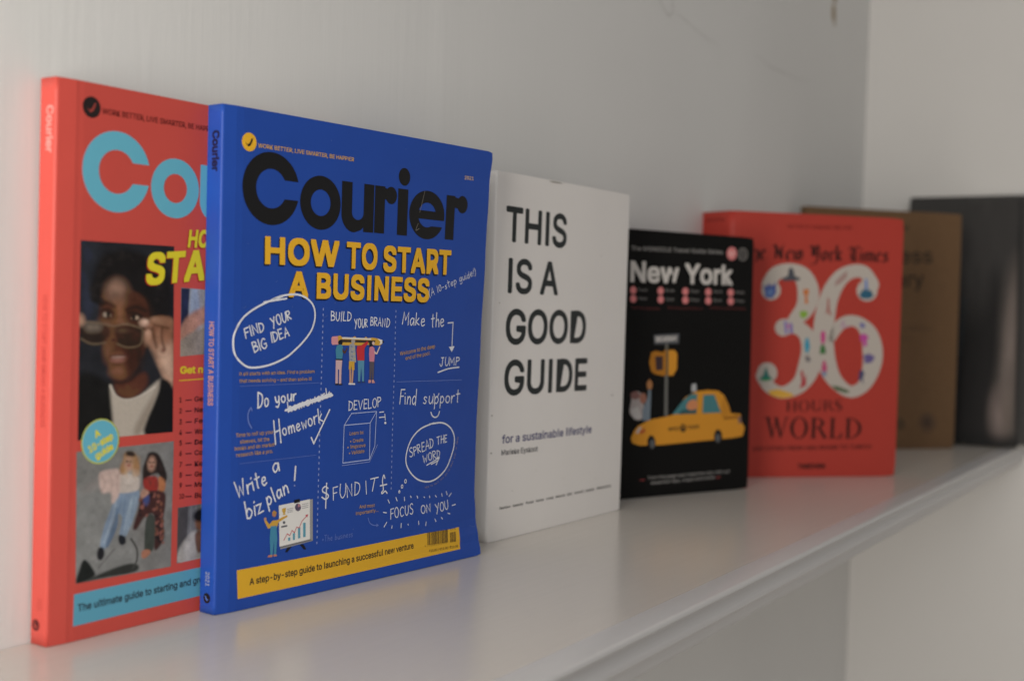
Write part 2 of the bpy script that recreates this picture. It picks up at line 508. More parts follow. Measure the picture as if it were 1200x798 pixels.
    def build(s, cut=None):
        bm = bmesh.new()
        vv = [bm.verts.new(v) for v in s.V]
        for f, mi in zip(s.F, s.Mi):
            try:
                fc = bm.faces.new([vv[i] for i in f]); fc.material_index = mi
            except ValueError:
                pass
        if s.on == 'front' and cut is not False:
            us = cut[0] if cut else lsp(0, s.b.w, .012); vs = cut[1] if cut else lsp(0, s.b.h, .018)
            x0 = min(v[0] for v in s.V); x1 = max(v[0] for v in s.V); y0 = min(v[1] for v in s.V); y1 = max(v[1] for v in s.V)
            for u in us:
                if x0 < u < x1:
                    bmesh.ops.bisect_plane(bm, geom=bm.verts[:] + bm.edges[:] + bm.faces[:], plane_co=(u, 0, 0), plane_no=(1, 0, 0), dist=1e-8)
            for v in vs:
                if y0 < v < y1:
                    bmesh.ops.bisect_plane(bm, geom=bm.verts[:] + bm.edges[:] + bm.faces[:], plane_co=(0, v, 0), plane_no=(0, 1, 0), dist=1e-8)
        for v in bm.verts:
            z = .00005 + (s.base + v.co.z) * .00003
            if s.on == 'front':
                v.co = s.b.surf(v.co.x, v.co.y, z)
            else:
                v.co = Vector((-z - s.b.shear * v.co.x, v.co.x, v.co.y))
        me = bpy.data.meshes.new(s.name)
        for f in bm.faces:
            f.normal_update()
            n = f.normal
            if (n.y > 0 if s.on == 'front' else n.x > 0): f.normal_flip()
        bm.to_mesh(me); bm.free()
        return link(s.name, me, s.mats, s.b.front if s.on == 'front' else s.b.spine)

def spline(P, k=6):
    Q = [P[0]] + list(P) + [P[-1]]
    out = []
    for i in range(1, len(Q) - 2):
        p0, p1, p2, p3 = Q[i - 1], Q[i], Q[i + 1], Q[i + 2]
        for j in range(k):
            t = j / k
            out.append(tuple(.5 * (2 * b + (c - a) * t + (2 * a - 5 * b + 4 * c - d) * t * t + (3 * b - a - 3 * c + d) * t ** 3) for a, b, c, d in zip(p0, p1, p2, p3)))
    out.append(tuple(P[-1]))
    return out
def closed_spline(P, k=5):
    n = len(P); out = []
    for i in range(n):
        p0, p1, p2, p3 = P[i - 1], P[i], P[(i + 1) % n], P[(i + 2) % n]
        for j in range(k):
            t = j / k
            out.append(tuple(.5 * (2 * b + (c - a) * t + (2 * a - 5 * b + 4 * c - d) * t * t + (3 * b - a - 3 * c + d) * t ** 3) for a, b, c, d in zip(p0, p1, p2, p3)))
    return out
def ribbon(P, wd, widths=None, nib=None):
    n = len(P); V = []; hw = wd / 2
    if nib:
        for x, y in P: V += [(x + nib[0], y + nib[1]), (x - nib[0], y - nib[1])]
        return V, [(2 * i, 2 * i + 1, 2 * i + 3, 2 * i + 2) for i in range(n - 1)]
    T = []
    for i in range(n):
        a, b = P[max(i - 1, 0)], P[min(i + 1, n - 1)]
        l = math.hypot(b[0] - a[0], b[1] - a[1]) or 1e-9
        T.append(((b[0] - a[0]) / l, (b[1] - a[1]) / l))
    def seg(i):
        l = math.hypot(P[i + 1][0] - P[i][0], P[i + 1][1] - P[i][1]) or 1e-9
        return ((P[i + 1][0] - P[i][0]) / l, (P[i + 1][1] - P[i][1]) / l)
    Fc = []
    W = lambda i: (widths[min(i, len(widths) - 1)] / 2 if widths else hw)
    # round start
    def cap(i, t, sgn):
        k = len(V); c = P[i]; r = W(i)
        a0 = math.atan2(t[1], t[0]) * 1.0
        base = a0 + (math.pi / 2 if sgn < 0 else -math.pi / 2)
        for j in range(1, 5):
            a = base + math.pi * j / 5
            V.append((c[0] + r * math.cos(a), c[1] + r * math.sin(a)))
        return k
    for i in range(n):
        if 0 < i < n - 1:
            s0, s1 = seg(i - 1), seg(i)
            nx, ny = -(s0[1] + s1[1]), s0[0] + s1[0]
            l = math.hypot(nx, ny)
            if l < 1e-6: nx, ny, l = -s0[1], s0[0], 1
            nx, ny = nx / l, ny / l
            c = max(.55, nx * -s1[1] + ny * s1[0])
            r = W(i) / c
        else:
            nx, ny = -T[i][1], T[i][0]; r = W(i)
        V.append((P[i][0] + nx * r, P[i][1] + ny * r)); V.append((P[i][0] - nx * r, P[i][1] - ny * r))
    for i in range(n - 1): Fc.append((2 * i, 2 * i + 1, 2 * i + 3, 2 * i + 2))
    k = cap(0, T[0], -1); Fc.append((0, k, k + 1, k + 2, k + 3, 1))
    k = cap(n - 1, T[-1], 1); Fc.append((2 * n - 1, k, k + 1, k + 2, k + 3, 2 * n - 2))
    return V, Fc

# ------------------------------------------------------------------ pen lettering
def _o(cx, cy, rx, ry, a0=95, a1=455, n=9):
    return ['s'] + [(cx + rx * math.cos(math.radians(a0 + (a1 - a0) * i / n)), cy + ry * math.sin(math.radians(a0 + (a1 - a0) * i / n))) for i in range(n + 1)]
HAND = {
 'A': (.5, [[(0, 0), (.26, 1), (.5, 0)], [(.08, .36), (.44, .38)]]),
 'B': (.42, [[(.03, 0), (.03, 1)], ['s', (.03, 1), (.32, .92), (.34, .66), (.05, .53)], ['s', (.05, .53), (.4, .44), (.42, .12), (.03, 0)]]),
 'C': (.46, [['s', (.46, .86), (.28, 1), (.05, .75), (.02, .35), (.2, .02), (.46, .14)]]),
 'D': (.46, [[(.03, 0), (.03, 1)], ['s', (.0, 1), (.36, .84), (.46, .48), (.3, .1), (.0, 0)]]),
 'E': (.4, [[(.4, .97), (.03, 1), (.03, 0), (.4, .03)], [(.03, .53), (.33, .53)]]),
 'F': (.4, [[(.42, 1), (.03, .97), (.03, 0)], [(.03, .52), (.34, .55)]]),
 'G': (.5, [['s', (.46, .86), (.28, 1), (.05, .75), (.02, .35), (.2, .02), (.46, .14), (.48, .44)], [(.28, .45), (.5, .45)]]),
 'H': (.48, [[(.03, 0), (.03, 1)], [(.45, 0), (.45, 1)], [(.03, .5), (.45, .54)]]),
 'I': (.06, [[(.03, 0), (.03, 1)]]),
 'J': (.46, [[(.1, 1), (.46, 1)], ['s', (.32, 1), (.31, .4), (.22, .02), (.05, .1), (.0, .3)]]),
 'L': (.38, [[(.03, 1), (.03, 0), (.38, .03)]]),
 'M': (.62, [[(.0, 0), (.05, 1), (.3, .35), (.56, 1), (.62, 0)]]),
 'N': (.5, [[(.03, 0), (.03, 1), (.46, .02), (.48, 1)]]),
 'O': (.5, [_o(.25, .5, .24, .5)]),
 'P': (.42, [[(.03, 0), (.03, 1)], ['s', (.0, 1), (.36, .94), (.4, .64), (.06, .48)]]),
 'R': (.44, [[(.03, 0), (.03, 1)], ['s', (.0, 1), (.36, .94), (.38, .64), (.06, .5)], [(.06, .5), (.46, 0)]]),
 'S': (.42, [['s', (.4, .88), (.22, 1), (.03, .8), (.16, .56), (.36, .4), (.38, .14), (.18, 0), (.0, .12)]]),
 'T': (.52, [[(.0, 1), (.52, 1)], [(.26, 1), (.26, 0)]]),
 'U': (.48, [['s', (.03, 1), (.03, .35), (.22, 0), (.44, .3), (.46, 1)]]),
 'V': (.48, [[(.0, 1), (.24, 0), (.48, 1)]]),
 'W': (.68, [[(.0, 1), (.17, 0), (.34, .62), (.52, 0), (.68, 1)]]),
 'Y': (.48, [[(.0, 1), (.25, .5)], [(.5, 1), (.1, -.14)]]),
 'a': (.4, [['s', (.36, .5), (.18, .56), (.02, .3), (.14, .0), (.34, .22), (.37, .54)], [(.37, .54), (.42, .02)]]),
 'b': (.38, [[(.03, 1), (.03, .02)], ['s', (.03, .3), (.2, .54), (.38, .3), (.22, .0), (.03, .04)]]),
 'd': (.42, [['s', (.36, .44), (.18, .54), (.02, .28), (.14, .0), (.36, .2)], [(.38, 1), (.38, -.05)]]),
 'e': (.4, [['s', (.04, .28), (.34, .34), (.3, .54), (.1, .5), (.03, .22), (.18, .0), (.4, .1)]]),
 'f': (.3, [['s', (.34, .94), (.2, 1), (.12, .8), (.12, -.1)], [(.0, .52), (.28, .54)]]),
 'g': (.4, [['s', (.36, .5), (.18, .56), (.02, .3), (.14, .04), (.34, .24), (.37, .54)], ['s', (.37, .54), (.36, -.2), (.2, -.36), (.02, -.26)]]),
 'h': (.38, [[(.03, 1), (.03, 0)], ['s', (.03, .3), (.2, .54), (.34, .4), (.36, 0)]]),
 'i': (.06, [[(.03, .54), (.03, 0)], [(.03, .76), (.04, .8)]]),
 'j': (.2, [['s', (.14, .54), (.14, -.2), (.0, -.3)], [(.14, .76), (.15, .8)]]),
 'k': (.4, [[(.03, 1), (.03, -.02)], [(.36, .56), (.05, .24), (.42, .0)]]),
 'l': (.06, [[(.03, 1), (.04, 0)]]),
 'm': (.6, [[(.03, .54), (.03, 0)], ['s', (.03, .32), (.18, .54), (.28, .4), (.29, 0)], ['s', (.29, .32), (.44, .54), (.55, .4), (.57, 0)]]),
 'n': (.38, [[(.03, .54), (.03, 0)], ['s', (.03, .3), (.2, .54), (.34, .4), (.36, 0)]]),
 'o': (.4, [_o(.2, .27, .19, .27)]),
 'p': (.4, [[(.03, .54), (.03, -.4)], ['s', (.03, .34), (.2, .56), (.38, .3), (.22, .02), (.03, .1)]]),
 'r': (.32, [[(.03, .54), (.05, 0)], ['s', (.05, .28), (.16, .5), (.34, .54)]]),
 's': (.34, [['s', (.32, .48), (.18, .55), (.05, .43), (.16, .3), (.29, .18), (.18, .0), (.0, .07)]]),
 't': (.34, [['s', (.16, .92), (.15, .15), (.2, -.02)], [(.0, .6), (.38, .64)]]),
 'u': (.4, [['s', (.03, .54), (.05, .12), (.2, .0), (.36, .25), (.37, .54)], [(.37, .54), (.4, .0)]]),
 'v': (.36, [[(.0, .54), (.17, 0), (.36, .54)]]),
 'w': (.5, [[(.0, .54), (.12, 0), (.25, .4), (.38, 0), (.5, .54)]]),
 'y': (.4, [['s', (.03, .54), (.06, .16), (.2, .06), (.36, .3)], [(.38, .54), (.34, -.1), (.18, -.36), (.02, -.28)]]),
 'z': (.36, [[(.0, .54), (.34, .52), (.02, .02), (.4, .04)]]),
 '0': (.4, [_o(.2, .45, .19, .45)]), '1': (.1, [[(.05, .9), (.05, 0)]]),
 '$': (.46, [['s', (.42, .86), (.22, .98), (.03, .8), (.16, .58), (.38, .4), (.38, .14), (.18, 0), (.0, .14)], [(.22, 1.2), (.2, -.5)]]),
 '(': (.16, [['s', (.16, 1.1), (.0, .6), (.02, .1), (.12, -.2)]]), ')': (.16, [['s', (.0, 1.1), (.16, .6), (.12, .1), (.0, -.2)]]),
 '!': (.08, [[(.05, 1), (.03, .3)], [(.03, .02), (.035, .06)]]), '-': (.3, [[(.0, .36), (.28, .38)]]), '.': (.06, [[(.02, .02), (.04, .05)]]),
 '+': (.34, [[(.0, .3), (.34, .32)], [(.17, .12), (.17, .5)]]),
}

def hmap(src, dst):
    """2-D homography taking four points to four points"""
    A, b = [], []
    for (x, y), (X, Y) in zip(src, dst):
        A += [[x, y, 1, 0, 0, 0, -X * x, -X * y], [0, 0, 0, x, y, 1, -Y * x, -Y * y]]; b += [X, Y]
    h = np.linalg.solve(np.array(A, float), np.array(b, float))
    return lambda p: ((h[0] * p[0] + h[1] * p[1] + h[2]) / (h[6] * p[0] + h[7] * p[1] + 1), (h[3] * p[0] + h[4] * p[1] + h[5]) / (h[6] * p[0] + h[7] * p[1] + 1))
def crop(x0, y0, s):          # enlarged-detail coordinates back to photograph pixels
    return lambda *pts: [(x0 + x / s, y0 + y / s) for x, y in pts]

# ================================================================== the blue magazine
def interp(tab, x):
    if x <= tab[0][0]: return tab[0][1]
    for (a, fa), (b, fb) in zip(tab, tab[1:]):
        if x <= b:
            t = (x - a) / (b - a); t = t * t * (3 - 2 * t)
            return fa + (fb - fa) * t
    return tab[-1][1]
def hinge(u, wd, amt):
    return -amt * (1 - u / wd) if u < wd else -amt * .12 * max(0, 1 - abs(u - wd - .0008) / .0012)

BLUE_EDGE = [(0, .0006), (.009, -.0018), (.020, -.0042), (.036, -.0054), (.066, -.0052), (.119, -.0034), (.166, -.0014), (.205, .0002), (.224, .0024)]
def blue_disp(u, v):
    q = min(1.0, max(0.0, u / .1847))
    return interp(BLUE_EDGE, v) * q ** 2.2 + hinge(u, .0085, .0012) + .0006 * math.sin(q * math.pi)
KB = .62
def alb(rgb, k):
    return tuple(min(.9, c / k) for c in lin(rgb))
BLUE = coated('blue_cover_stock', (.016, .066, .35), .38, .08, .03, 45)
blue = Book('magazine', 'blue magazine with a black masthead and white handwriting, standing in front of the red magazine', 'magazine', None,
            .00014, -.02835, -.09887, .00473, .18472, .22368, .0112, BLUE, BLUE, blue_disp, rad=.0022, step=.004, fold=.011, sr=.0011)
CUTB = (lsp(0, .1847, .006), lsp(0, .045, .004) + lsp(.045, .19, .01)[1:] + lsp(.19, .2237, .005)[1:])

INKBLACK = ink((.011, .011, .012), .38)
YEL = ink((.78, .43, .028)); TAN = ink((.50, .30, .12)); CHALK = ink((.72, .74, .80)); LILAC = ink((.26, .32, .62)); FAINT = ink((.09, .15, .48)); MIDL = ink((.13, .20, .55))

def masthead(pr, mat, x0=0.0, y0=0.0, k=.001):
    """heavy geometric wordmark; design units are millimetres on the cover"""
    T = lambda x, y: (x0 + x * k, y0 + y * k)
    def arc(cx, cy, rx, ry, a0, a1, n=26):
        return [T(cx + rx * math.cos(math.radians(a0 + (a1 - a0) * i / n)), cy + ry * math.sin(math.radians(a0 + (a1 - a0) * i / n))) for i in range(n + 1)]
    # C, horizontal terminals
    cx, cy, R_, r_ = 27.2, 189.2, 16.7, 8.9
    tu, td = 193.6, 185.0
    a0 = math.degrees(math.asin((tu - cy) / R_)); a1 = 360 + math.degrees(math.asin((td - cy) / R_))
    b0 = math.degrees(math.asin((tu - cy) / r_)); b1 = 360 + math.degrees(math.asin((td - cy) / r_))
    pr.poly(arc(cx, cy, R_, R_ * .985, a0, a1, 40) + arc(cx, cy, r_, r_, b1, b0, 34), mat, raw=True)
    pr.ring(arc(57.5, 185.3, 13.0, 12.7, 0, 354, 59), arc(57.5, 185.3, 6.3, 6.2, 0, 350, 35), mat)
    # u
    pr.poly([T(71.1, 197)] + arc(79.6, 181.6, 8.5, 8.8, 180, 275, 14) + [T(84.5, 174.2), T(86.2, 175.6), T(86.2, 173.4), T(93.3, 173.4), T(93.3, 197), T(86.2, 197)]
            + arc(82.2, 182.6, 4.0, 3.6, 0, -180, 14) + [T(78.2, 197)], mat, raw=True)
    def ar(x, ball, xb):
        pr.poly([T(x, 173.5), T(x + 7.2, 173.5), T(x + 7.2, 197), T(x, 197)], mat, raw=True)
        pr.ell(T(xb, 192.9), ball * k, ball * 1.04 * k, mat, raw=True)
        pr.poly([T(x + 6.8, 190.8), T(xb - 2, 190.2), T(xb - 2, 195.8), T(x + 6.8, 196.4)], mat, raw=True)
    ar(93.9, 4.2, 105.6)
    pr.poly([T(110.6, 173.5), T(118.2, 173.5), T(118.2, 197), T(110.6, 197)], mat, raw=True)
    pr.ell(T(115.0, 203.2), 4.3 * k, 4.5 * k, mat, raw=True)
    # e: ring with a bar and a slot opening to the right
    cx, cy, R1, R2 = 133.4, 185.2, 14.0, 12.6
    bt, bb, sl = 187.4, 183.0, 179.6
    ao = lambda y: math.degrees(math.asin((y - cy) / R2)); ai = lambda y: math.degrees(math.asin((y - cy) / 6.4))
    outer = arc(cx, cy, R1, R2, ao(bb), 360 + ao(sl), 44)
    inner = arc(cx, cy, 7.0, 6.4, 360 + ai(sl), 180 - ai(bb), 16)
    pr.ring(outer + inner, [p for p in arc(cx, cy, 7.0, 6.4, ai(bt), 180 - ai(bt), 16)], mat)
    ar(148.5, 4.5, 161.9)

def bird(pr, c, r, mat, layer):
    cx, cy = c
    pr.poly([(cx - .55 * r, cy - .05 * r), (cx - .2 * r, cy - .28 * r), (cx + .12 * r, cy - .02 * r), (cx + .3 * r, cy + .42 * r), (cx + .5 * r, cy + .48 * r), (cx + .42 * r, cy + .1 * r),
             (cx + .2 * r, cy - .34 * r), (cx - .12 * r, cy - .52 * r), (cx - .3 * r, cy - .36 * r)], mat, layer, raw=True)

def logo(book, px, r, disc, mark, on='front', name='bird_emblem'):
    pr = Print(book, name, 2, on)
    c = pr.uv(px)
    pr.ell(c, r, r, disc, raw=True); bird(pr, c, r, mark, 1)
    return pr.build(CUTB if book is blue else None)

pr = Print(blue, 'masthead'); masthead(pr, INKBLACK); pr.build(CUTB)
logo(blue, (292, 166.7), .0041, YEL, INKBLACK)
pr = Print(blue, 'tagline'); pr.text('WORK BETTER, LIVE SMARTER, BE HAPPIER', (302.3, 173), (414.7, 189.6), 5.0, ink((.62, .36, .10)), bold=.02); pr.build(CUTB)
pr = Print(blue, 'issue_date'); pr.text('2021', (544.3, 210.3), (554.8, 211.6), 4.2, ink((.66, .44, .2)), bold=.02); pr.build(CUTB)
pr = Print(blue, 'headline', 3)
for body, a, b, cap in (('HOW', (310, 309.7), (397.3, 313.4), 33), ('TO', (405.6, 314.6), (441.8, 316.6), 31.5), ('START', (448.6, 318.6), (528, 322.4), 31),
                        ('A', (337.7, 348.2), (361, 349.2), 31), ('BUSINESS', (370.5, 350.2), (502.3, 354.3), 31)):
    pr.text(body, (a[0] - 1.3, a[1] + 1.9), (b[0] - 1.3, b[1] + 1.9), cap, ink((.010, .010, .016)), 0, bold=.045, space=1.05)
    pr.text(body, a, b, cap, YEL, 1, bold=.045, space=1.05)
pr.build(CUTB)

def scuff(book, shape, *a, base=9, **k):
    p = Print(book, 'scuff', base); getattr(p, shape)(*a, **k); p.build(CUTB if book is blue else None)
rn = random.Random(12)
WEAR = ink((.10, .15, .40)); WEAR2 = ink((.20, .18, .16))
scuff(blue, 'stroke', [(497.4, 224), (494.6, 236), (491.4, 249)], .00028, WEAR2, smooth=True); scuff(blue, 'stroke', [(489.6, 262), (486.8, 270), (490.6, 268)], .0003, WEAR2, smooth=True)
for _ in range(9):
    x, y = rn.uniform(285, 560), rn.uniform(190, 640); dx_, dy = rn.uniform(-9, 9), rn.uniform(-3, 3)
    scuff(blue, 'stroke', [(x, y), (x + dx_ * .5, y + dy * .5 + 1), (x + dx_, y + dy)], .00016, WEAR, smooth=True)
for _ in range(14):
    x, y = rn.uniform(280, 560), rn.uniform(150, 640); scuff(blue, 'pell', (x, y), rn.uniform(.3, .7), rn.uniform(.3, .7), WEAR, n=7)

# --- handwriting in chalk white
pr = Print(blue, 'handwriting', 6)
W1, W2 = .00075, .0006
H_ = lambda *a, **k: pr.hand(*a, **k)
H_('(A 10-step guide!)', (503, 347.5), (557.3, 322), 8.5, .0004, CHALK)
circ = [(309, 354.2), (322, 352), (335.4, 349.8)]
loop = [(331, 347.2), (307.4, 356.5), (286.3, 370.5), (275.5, 388), (272.8, 402), (275.8, 417), (287, 428.6), (299, 430.7), (317, 427), (335, 418.6), (347, 408.5), (356.5, 398.5), (364.5, 387), (368.5, 374),
        (368, 362), (363.5, 353.5), (354.7, 347.2), (344.2, 345), (330, 346.8), (318, 351.5)]
pr.stroke(loop, .0009, CHALK, smooth=True); pr.stroke(circ, .0008, CHALK, smooth=True)
H_('FIND', (287.5, 396), (309.8, 388.2), 11.5, W1, CHALK); H_('YOUR', (319, 383.5), (341, 374.4), 11.5, W1, CHALK)
H_('BIG', (298, 413.8), (312.8, 406.4), 12.5, W1, CHALK); H_('IDEA', (318.4, 401.6), (338.8, 393.4), 11.5, W1, CHALK)
H_('BUILD', (387.4, 375.2), (410.9, 376.6), 10.5, W2, CHALK); H_('YOUR', (415.3, 383.8), (430, 383.8), 10, W2, CHALK); H_('BRAND', (433.6, 381.2), (455.6, 383.2), 10, W2, CHALK)
H_('Make', (471, 380.2), (496.8, 381.4), 15, .0007, CHALK, slant=.05); H_('the', (505, 383), (519.5, 383.4), 16, .0007, CHALK)
pr.stroke([(524.6, 378.6), (530.6, 377.9), (529.3, 406)], .0006, CHALK); pr.poly([(525.6, 406.4), (532.4, 405.6), (529.0, 412.4)], CHALK)
H_('JUMP', (515, 429.4), (537.2, 427.7), 9.6, W2, CHALK, slant=.1); pr.stroke([(512.9, 436.4), (525.2, 432), (537.6, 430.2)], .0007, CHALK, smooth=True)
H_('Do', (301.5, 477.8), (314.6, 476.6), 19, .0009, CHALK); H_('your', (322.6, 472.6), (347, 468.4), 14, .0009, CHALK)
pr.stroke([(334.2, 480.8), (350, 474), (371, 467), (387.5, 461.2)], .0011, CHALK)
pr.stroke([(337.5, 481.5), (352, 475.2), (372, 468.6), (389, 463)], .0012, CHALK)
pr.stroke([(345, 477.8), (362, 470.8), (381, 464.2)], .0017, CHALK)
H_('homework', (337.5, 483.4), (386.5, 465), 11.5, .0007, CHALK)
H_('H', (322.2, 520.8), (329.5, 519.2), 28, .00085, CHALK); H_('omework', (331.6, 511), (377.6, 493.4), 16, .0008, CHALK)
pr.stroke([(364.3, 512.6), (367.3, 519.4), (385.9, 480)], .0008, CHALK)
H_('DEVELOP', (408.2, 481), (446, 476.4), 10.6, .0006, CHALK)
cc = crop(370, 450, 7.25)
pr.stroke(cc((540, 239), (575, 235)), .0005, CHALK); pr.stroke(cc((537, 283), (587, 278)), .0005, CHALK); pr.stroke(cc((584, 254), (588, 306)), .0005, CHALK); pr.pell((451.2, 495.4), 1.2, 1.5, CHALK)
H_('Find', (467.8, 474), (486.6, 473.6), 17, .0007, CHALK); H_('support', (495.6, 473.4), (537.4, 470.8), 15, .0007, CHALK)
cc = crop(455, 440, 5.7)
pr.stroke(cc((303, 122), (311, 146)), .0005, CHALK); pr.stroke(cc((337, 120), (326, 143)), .0005, CHALK)
pr.stroke(cc((283, 245), (292, 268), (310, 279), (330, 268), (340, 240)), .0007, CHALK, smooth=True)
pr.stroke([(503, 497), (517.3, 495.2), (527, 500.5), (531.7, 510), (532, 519), (530.4, 528), (523.4, 547), (512.9, 559.3), (501.5, 564.2), (488.3, 561), (477.8, 549), (475.4, 534.7), (481.3, 515.4), (492.7, 502.3), (508, 495.6)],
          .0008, CHALK, smooth=True)
H_('SPREAD', (480, 535.2), (507.4, 523.6), 10.5, W2, CHALK); H_('THE', (511.8, 521), (523.4, 518), 9, W2, CHALK); H_('WORD', (495.6, 542), (515, 536), 9, W2, CHALK)
pr.stroke(cc((255, 598), (300, 572), (340, 547)), .0006, CHALK); pr.stroke(cc((285, 592), (330, 568), (338, 550)), .0006, CHALK); pr.stroke(cc((318, 595), (328, 570)), .0006, CHALK)
for c, r in (((474.8, 563.7), .00075), ((470.8, 569.8), .0007), ((467.6, 576), .0005)):
    o = pr.uv(c)
    ringp = [(o[0] + r * math.cos(k * .6283), o[1] + r * 1.2 * math.sin(k * .6283)) for k in range(11)]
    pr.stroke(ringp, .0005, CHALK, raw=True)
H_('Write', (277.6, 583.4), (312.4, 567), 19, .0009, CHALK); H_('a', (319.8, 554.6), (327, 552.4), 18, .0009, CHALK)
H_('biz', (289, 607.6), (307.7, 599.8), 20, .0009, CHALK); H_('plan', (313.6, 592.4), (338.4, 577.4), 19, .0009, CHALK)
pr.stroke([(346, 546.4), (344.8, 562.4)], .0009, CHALK); pr.pell((344.8, 568.8), .9, 1, LILAC)
cc = crop(365, 540, 5.58)
pr.stroke(cc((105, 178), (90, 166), (72, 180), (72, 200), (100, 215), (108, 232), (90, 250), (66, 236)), .0007, CHALK, smooth=True); pr.stroke(cc((97, 145), (90, 308)), .0007, CHALK)
H_('FUND', (389.8, 585.2), (421, 579.4), 15.5, .0006, CHALK); H_('I', (428.6, 578.2), (429.4, 578), 16, .0006, CHALK)
pr.stroke(cc((385, 118), (435, 106)), .0006, CHALK); pr.stroke(cc((412, 112), (396, 196)), .0006, CHALK)
pr.stroke(cc((478, 112), (470, 92), (462, 130), (468, 185), (456, 205), (462, 212), (480, 196), (492, 210)), .0007, CHALK, smooth=True); pr.stroke(cc((448, 162), (490, 152)), .0007, CHALK)
H_('FOCUS', (457.2, 608), (483.8, 602), 12, .0006, CHALK); H_('ON', (493.4, 601.8), (503.9, 599.6), 9, .0006, CHALK); H_('YOU', (510.5, 600.8), (525, 595.8), 10, .0006, CHALK)
for a, b in (((468, 335), (488, 338)), ((498, 253), (508, 275)), ((550, 238), (558, 260)), ((605, 236), (607, 260)), ((645, 228), (650, 238)), ((688, 228), (693, 243)), ((733, 234), (738, 238)), ((770, 228), (772, 240)),
             ((808, 225), (815, 235)), ((850, 213), (853, 230)), ((880, 200), (885, 220)), ((912, 210), (897, 232)), ((918, 290), (940, 283)), ((890, 340), (903, 345)), ((848, 368), (855, 378)), ((805, 378), (812, 395)),
             ((748, 398), (745, 422)), ((698, 393), (700, 415)), ((629, 412), (631, 418)), ((585, 408), (583, 435)), ((525, 423), (523, 440)), ((490, 400), (473, 430))):
    pr.stroke(cc(a, b), .0005, CHALK)
pr.build(CUTB)
pr = Print(blue, 'faint_handwriting', 6)
pr.hand('+The business', (377, 634.6), (412.8, 628.6), 7, .00032, MIDL)
pr.build(CUTB)
pr = Print(blue, 'faint_arrow', 6); pr.stroke([(294.5, 501.4), (290.8, 494), (290.4, 484.5), (293.6, 478)], .0007, MIDL, smooth=True); pr.stroke([(291.2, 481), (293.8, 477.6), (295, 481)], .0006, MIDL)
pr.build(CUTB)
pr = Print(blue, 'faint_arrow', 6); pr.stroke([(431, 606.7), (433, 612.4), (437.4, 615.1), (442.6, 615.2)], .00045, MIDL, smooth=True); pr.stroke([(441, 613.6), (443, 615.3), (440.8, 616.6)], .0004, MIDL)
pr.build(CUTB)

# --- dashed column rules and thin row rules
pr = Print(blue, 'dashed_rule', 4)
def dashes(a, b, n):
    A, B = pr.uv(a), pr.uv(b)
    for i in range(n):
        t0, t1 = i / n, (i + .42) / n
        P = lambda t: (A[0] + (B[0] - A[0]) * t, A[1] + (B[1] - A[1]) * t)
        p, q = P(t0), P(t1); h = .00032
        pr.add([(p[0] - h, p[1]), (p[0] + h, p[1]), (q[0] + h, q[1]), (q[0] - h, q[1])], [(0, 1, 2, 3)], LILAC)
dashes((378.6, 361), (371, 641), 42); pr.build(CUTB)
pr = Print(blue, 'dashed_rule', 4); dashes((463.8, 363.5), (458, 577), 34); pr.build(CUTB)
for a, b in (((464.6, 447.4), (540.8, 445)), ((280.7, 543.2), (370.3, 533)), ((281, 452.6), (374, 448.5))):
    pr = Print(blue, 'row_rule', 4); pr.stroke([a, b], .0003, FAINT if a[0] < 300 else MIDL); pr.build(CUTB)

def sm(*lines):
    pr = Print(blue, 'caption', 4)
    for body, a, b, cap in lines: pr.text(body, a, b, cap, TAN, bold=.012)
    pr.build(CUTB)
sm(('It all starts with an idea. Find a problem', (280.3, 440.2), (368.2, 437), 4.2), ('that needs solving – and then solve it!', (280.3, 448.4), (364.8, 445.8), 4.2))
sm(('Time to roll up your', (276, 512.4), (320.4, 507.8), 4.6), ('sleeves, hit the', (281, 519.8), (315.4, 516.4), 4.6), ('books and do market', (274.6, 528), (321.6, 522.6), 4.6), ('research like a pro.', (276.6, 535.4), (319.4, 530.4), 4.6))
sm(('Welcome to the deep', (468.6, 416.8), (509.6, 407.6), 4.6), ('end of the pool.', (475, 422), (504, 415.6), 4.4))
sm(('Learn to:', (409.4, 510), (426, 508.2), 4.2), ('• Create', (410, 519), (425.5, 517), 4.2), ('• Improve', (406.6, 526), (428, 523.4), 4.2), ('• Validate', (408.6, 532.8), (426.6, 530.2), 4.2))
sm(('And most', (420.8, 595.6), (438.8, 593.6), 4), ('importantly...', (416.6, 603.4), (443, 599.2), 4))
# caption running round the speech bubble
arc = [pr.uv(p) for p in spline([(498, 572.2), (511, 567.2), (523, 556), (532, 538), (537.2, 511)], 30)]
cum = [0]
for p, q in zip(arc, arc[1:]): cum.append(cum[-1] + math.hypot(q[0] - p[0], q[1] - p[1]))
pr = Print(blue, 'curved_caption', 4)
cap_txt = "How to tell the world what you've made"
for i, ch in enumerate(cap_txt):
    if ch == ' ': continue
    t = cum[-1] * (i + .5) / len(cap_txt)
    j = max(k for k in range(len(cum)) if cum[k] <= t); j = min(j, len(arc) - 2)
    an = math.atan2(arc[j + 1][1] - arc[j][1], arc[j + 1][0] - arc[j][0])
    V, Fc, x0, x1 = text_mesh(ch, .0)
    k = .0021
    ca, sa = math.cos(an), math.sin(an)
    pr.add([(arc[j][0] + ((x - (x0 + x1) / 2) * ca - y * sa) * k, arc[j][1] + ((x - (x0 + x1) / 2) * sa + y * ca) * k) for x, y in V], Fc, ink((.40, .30, .22)))
pr.build(CUTB)

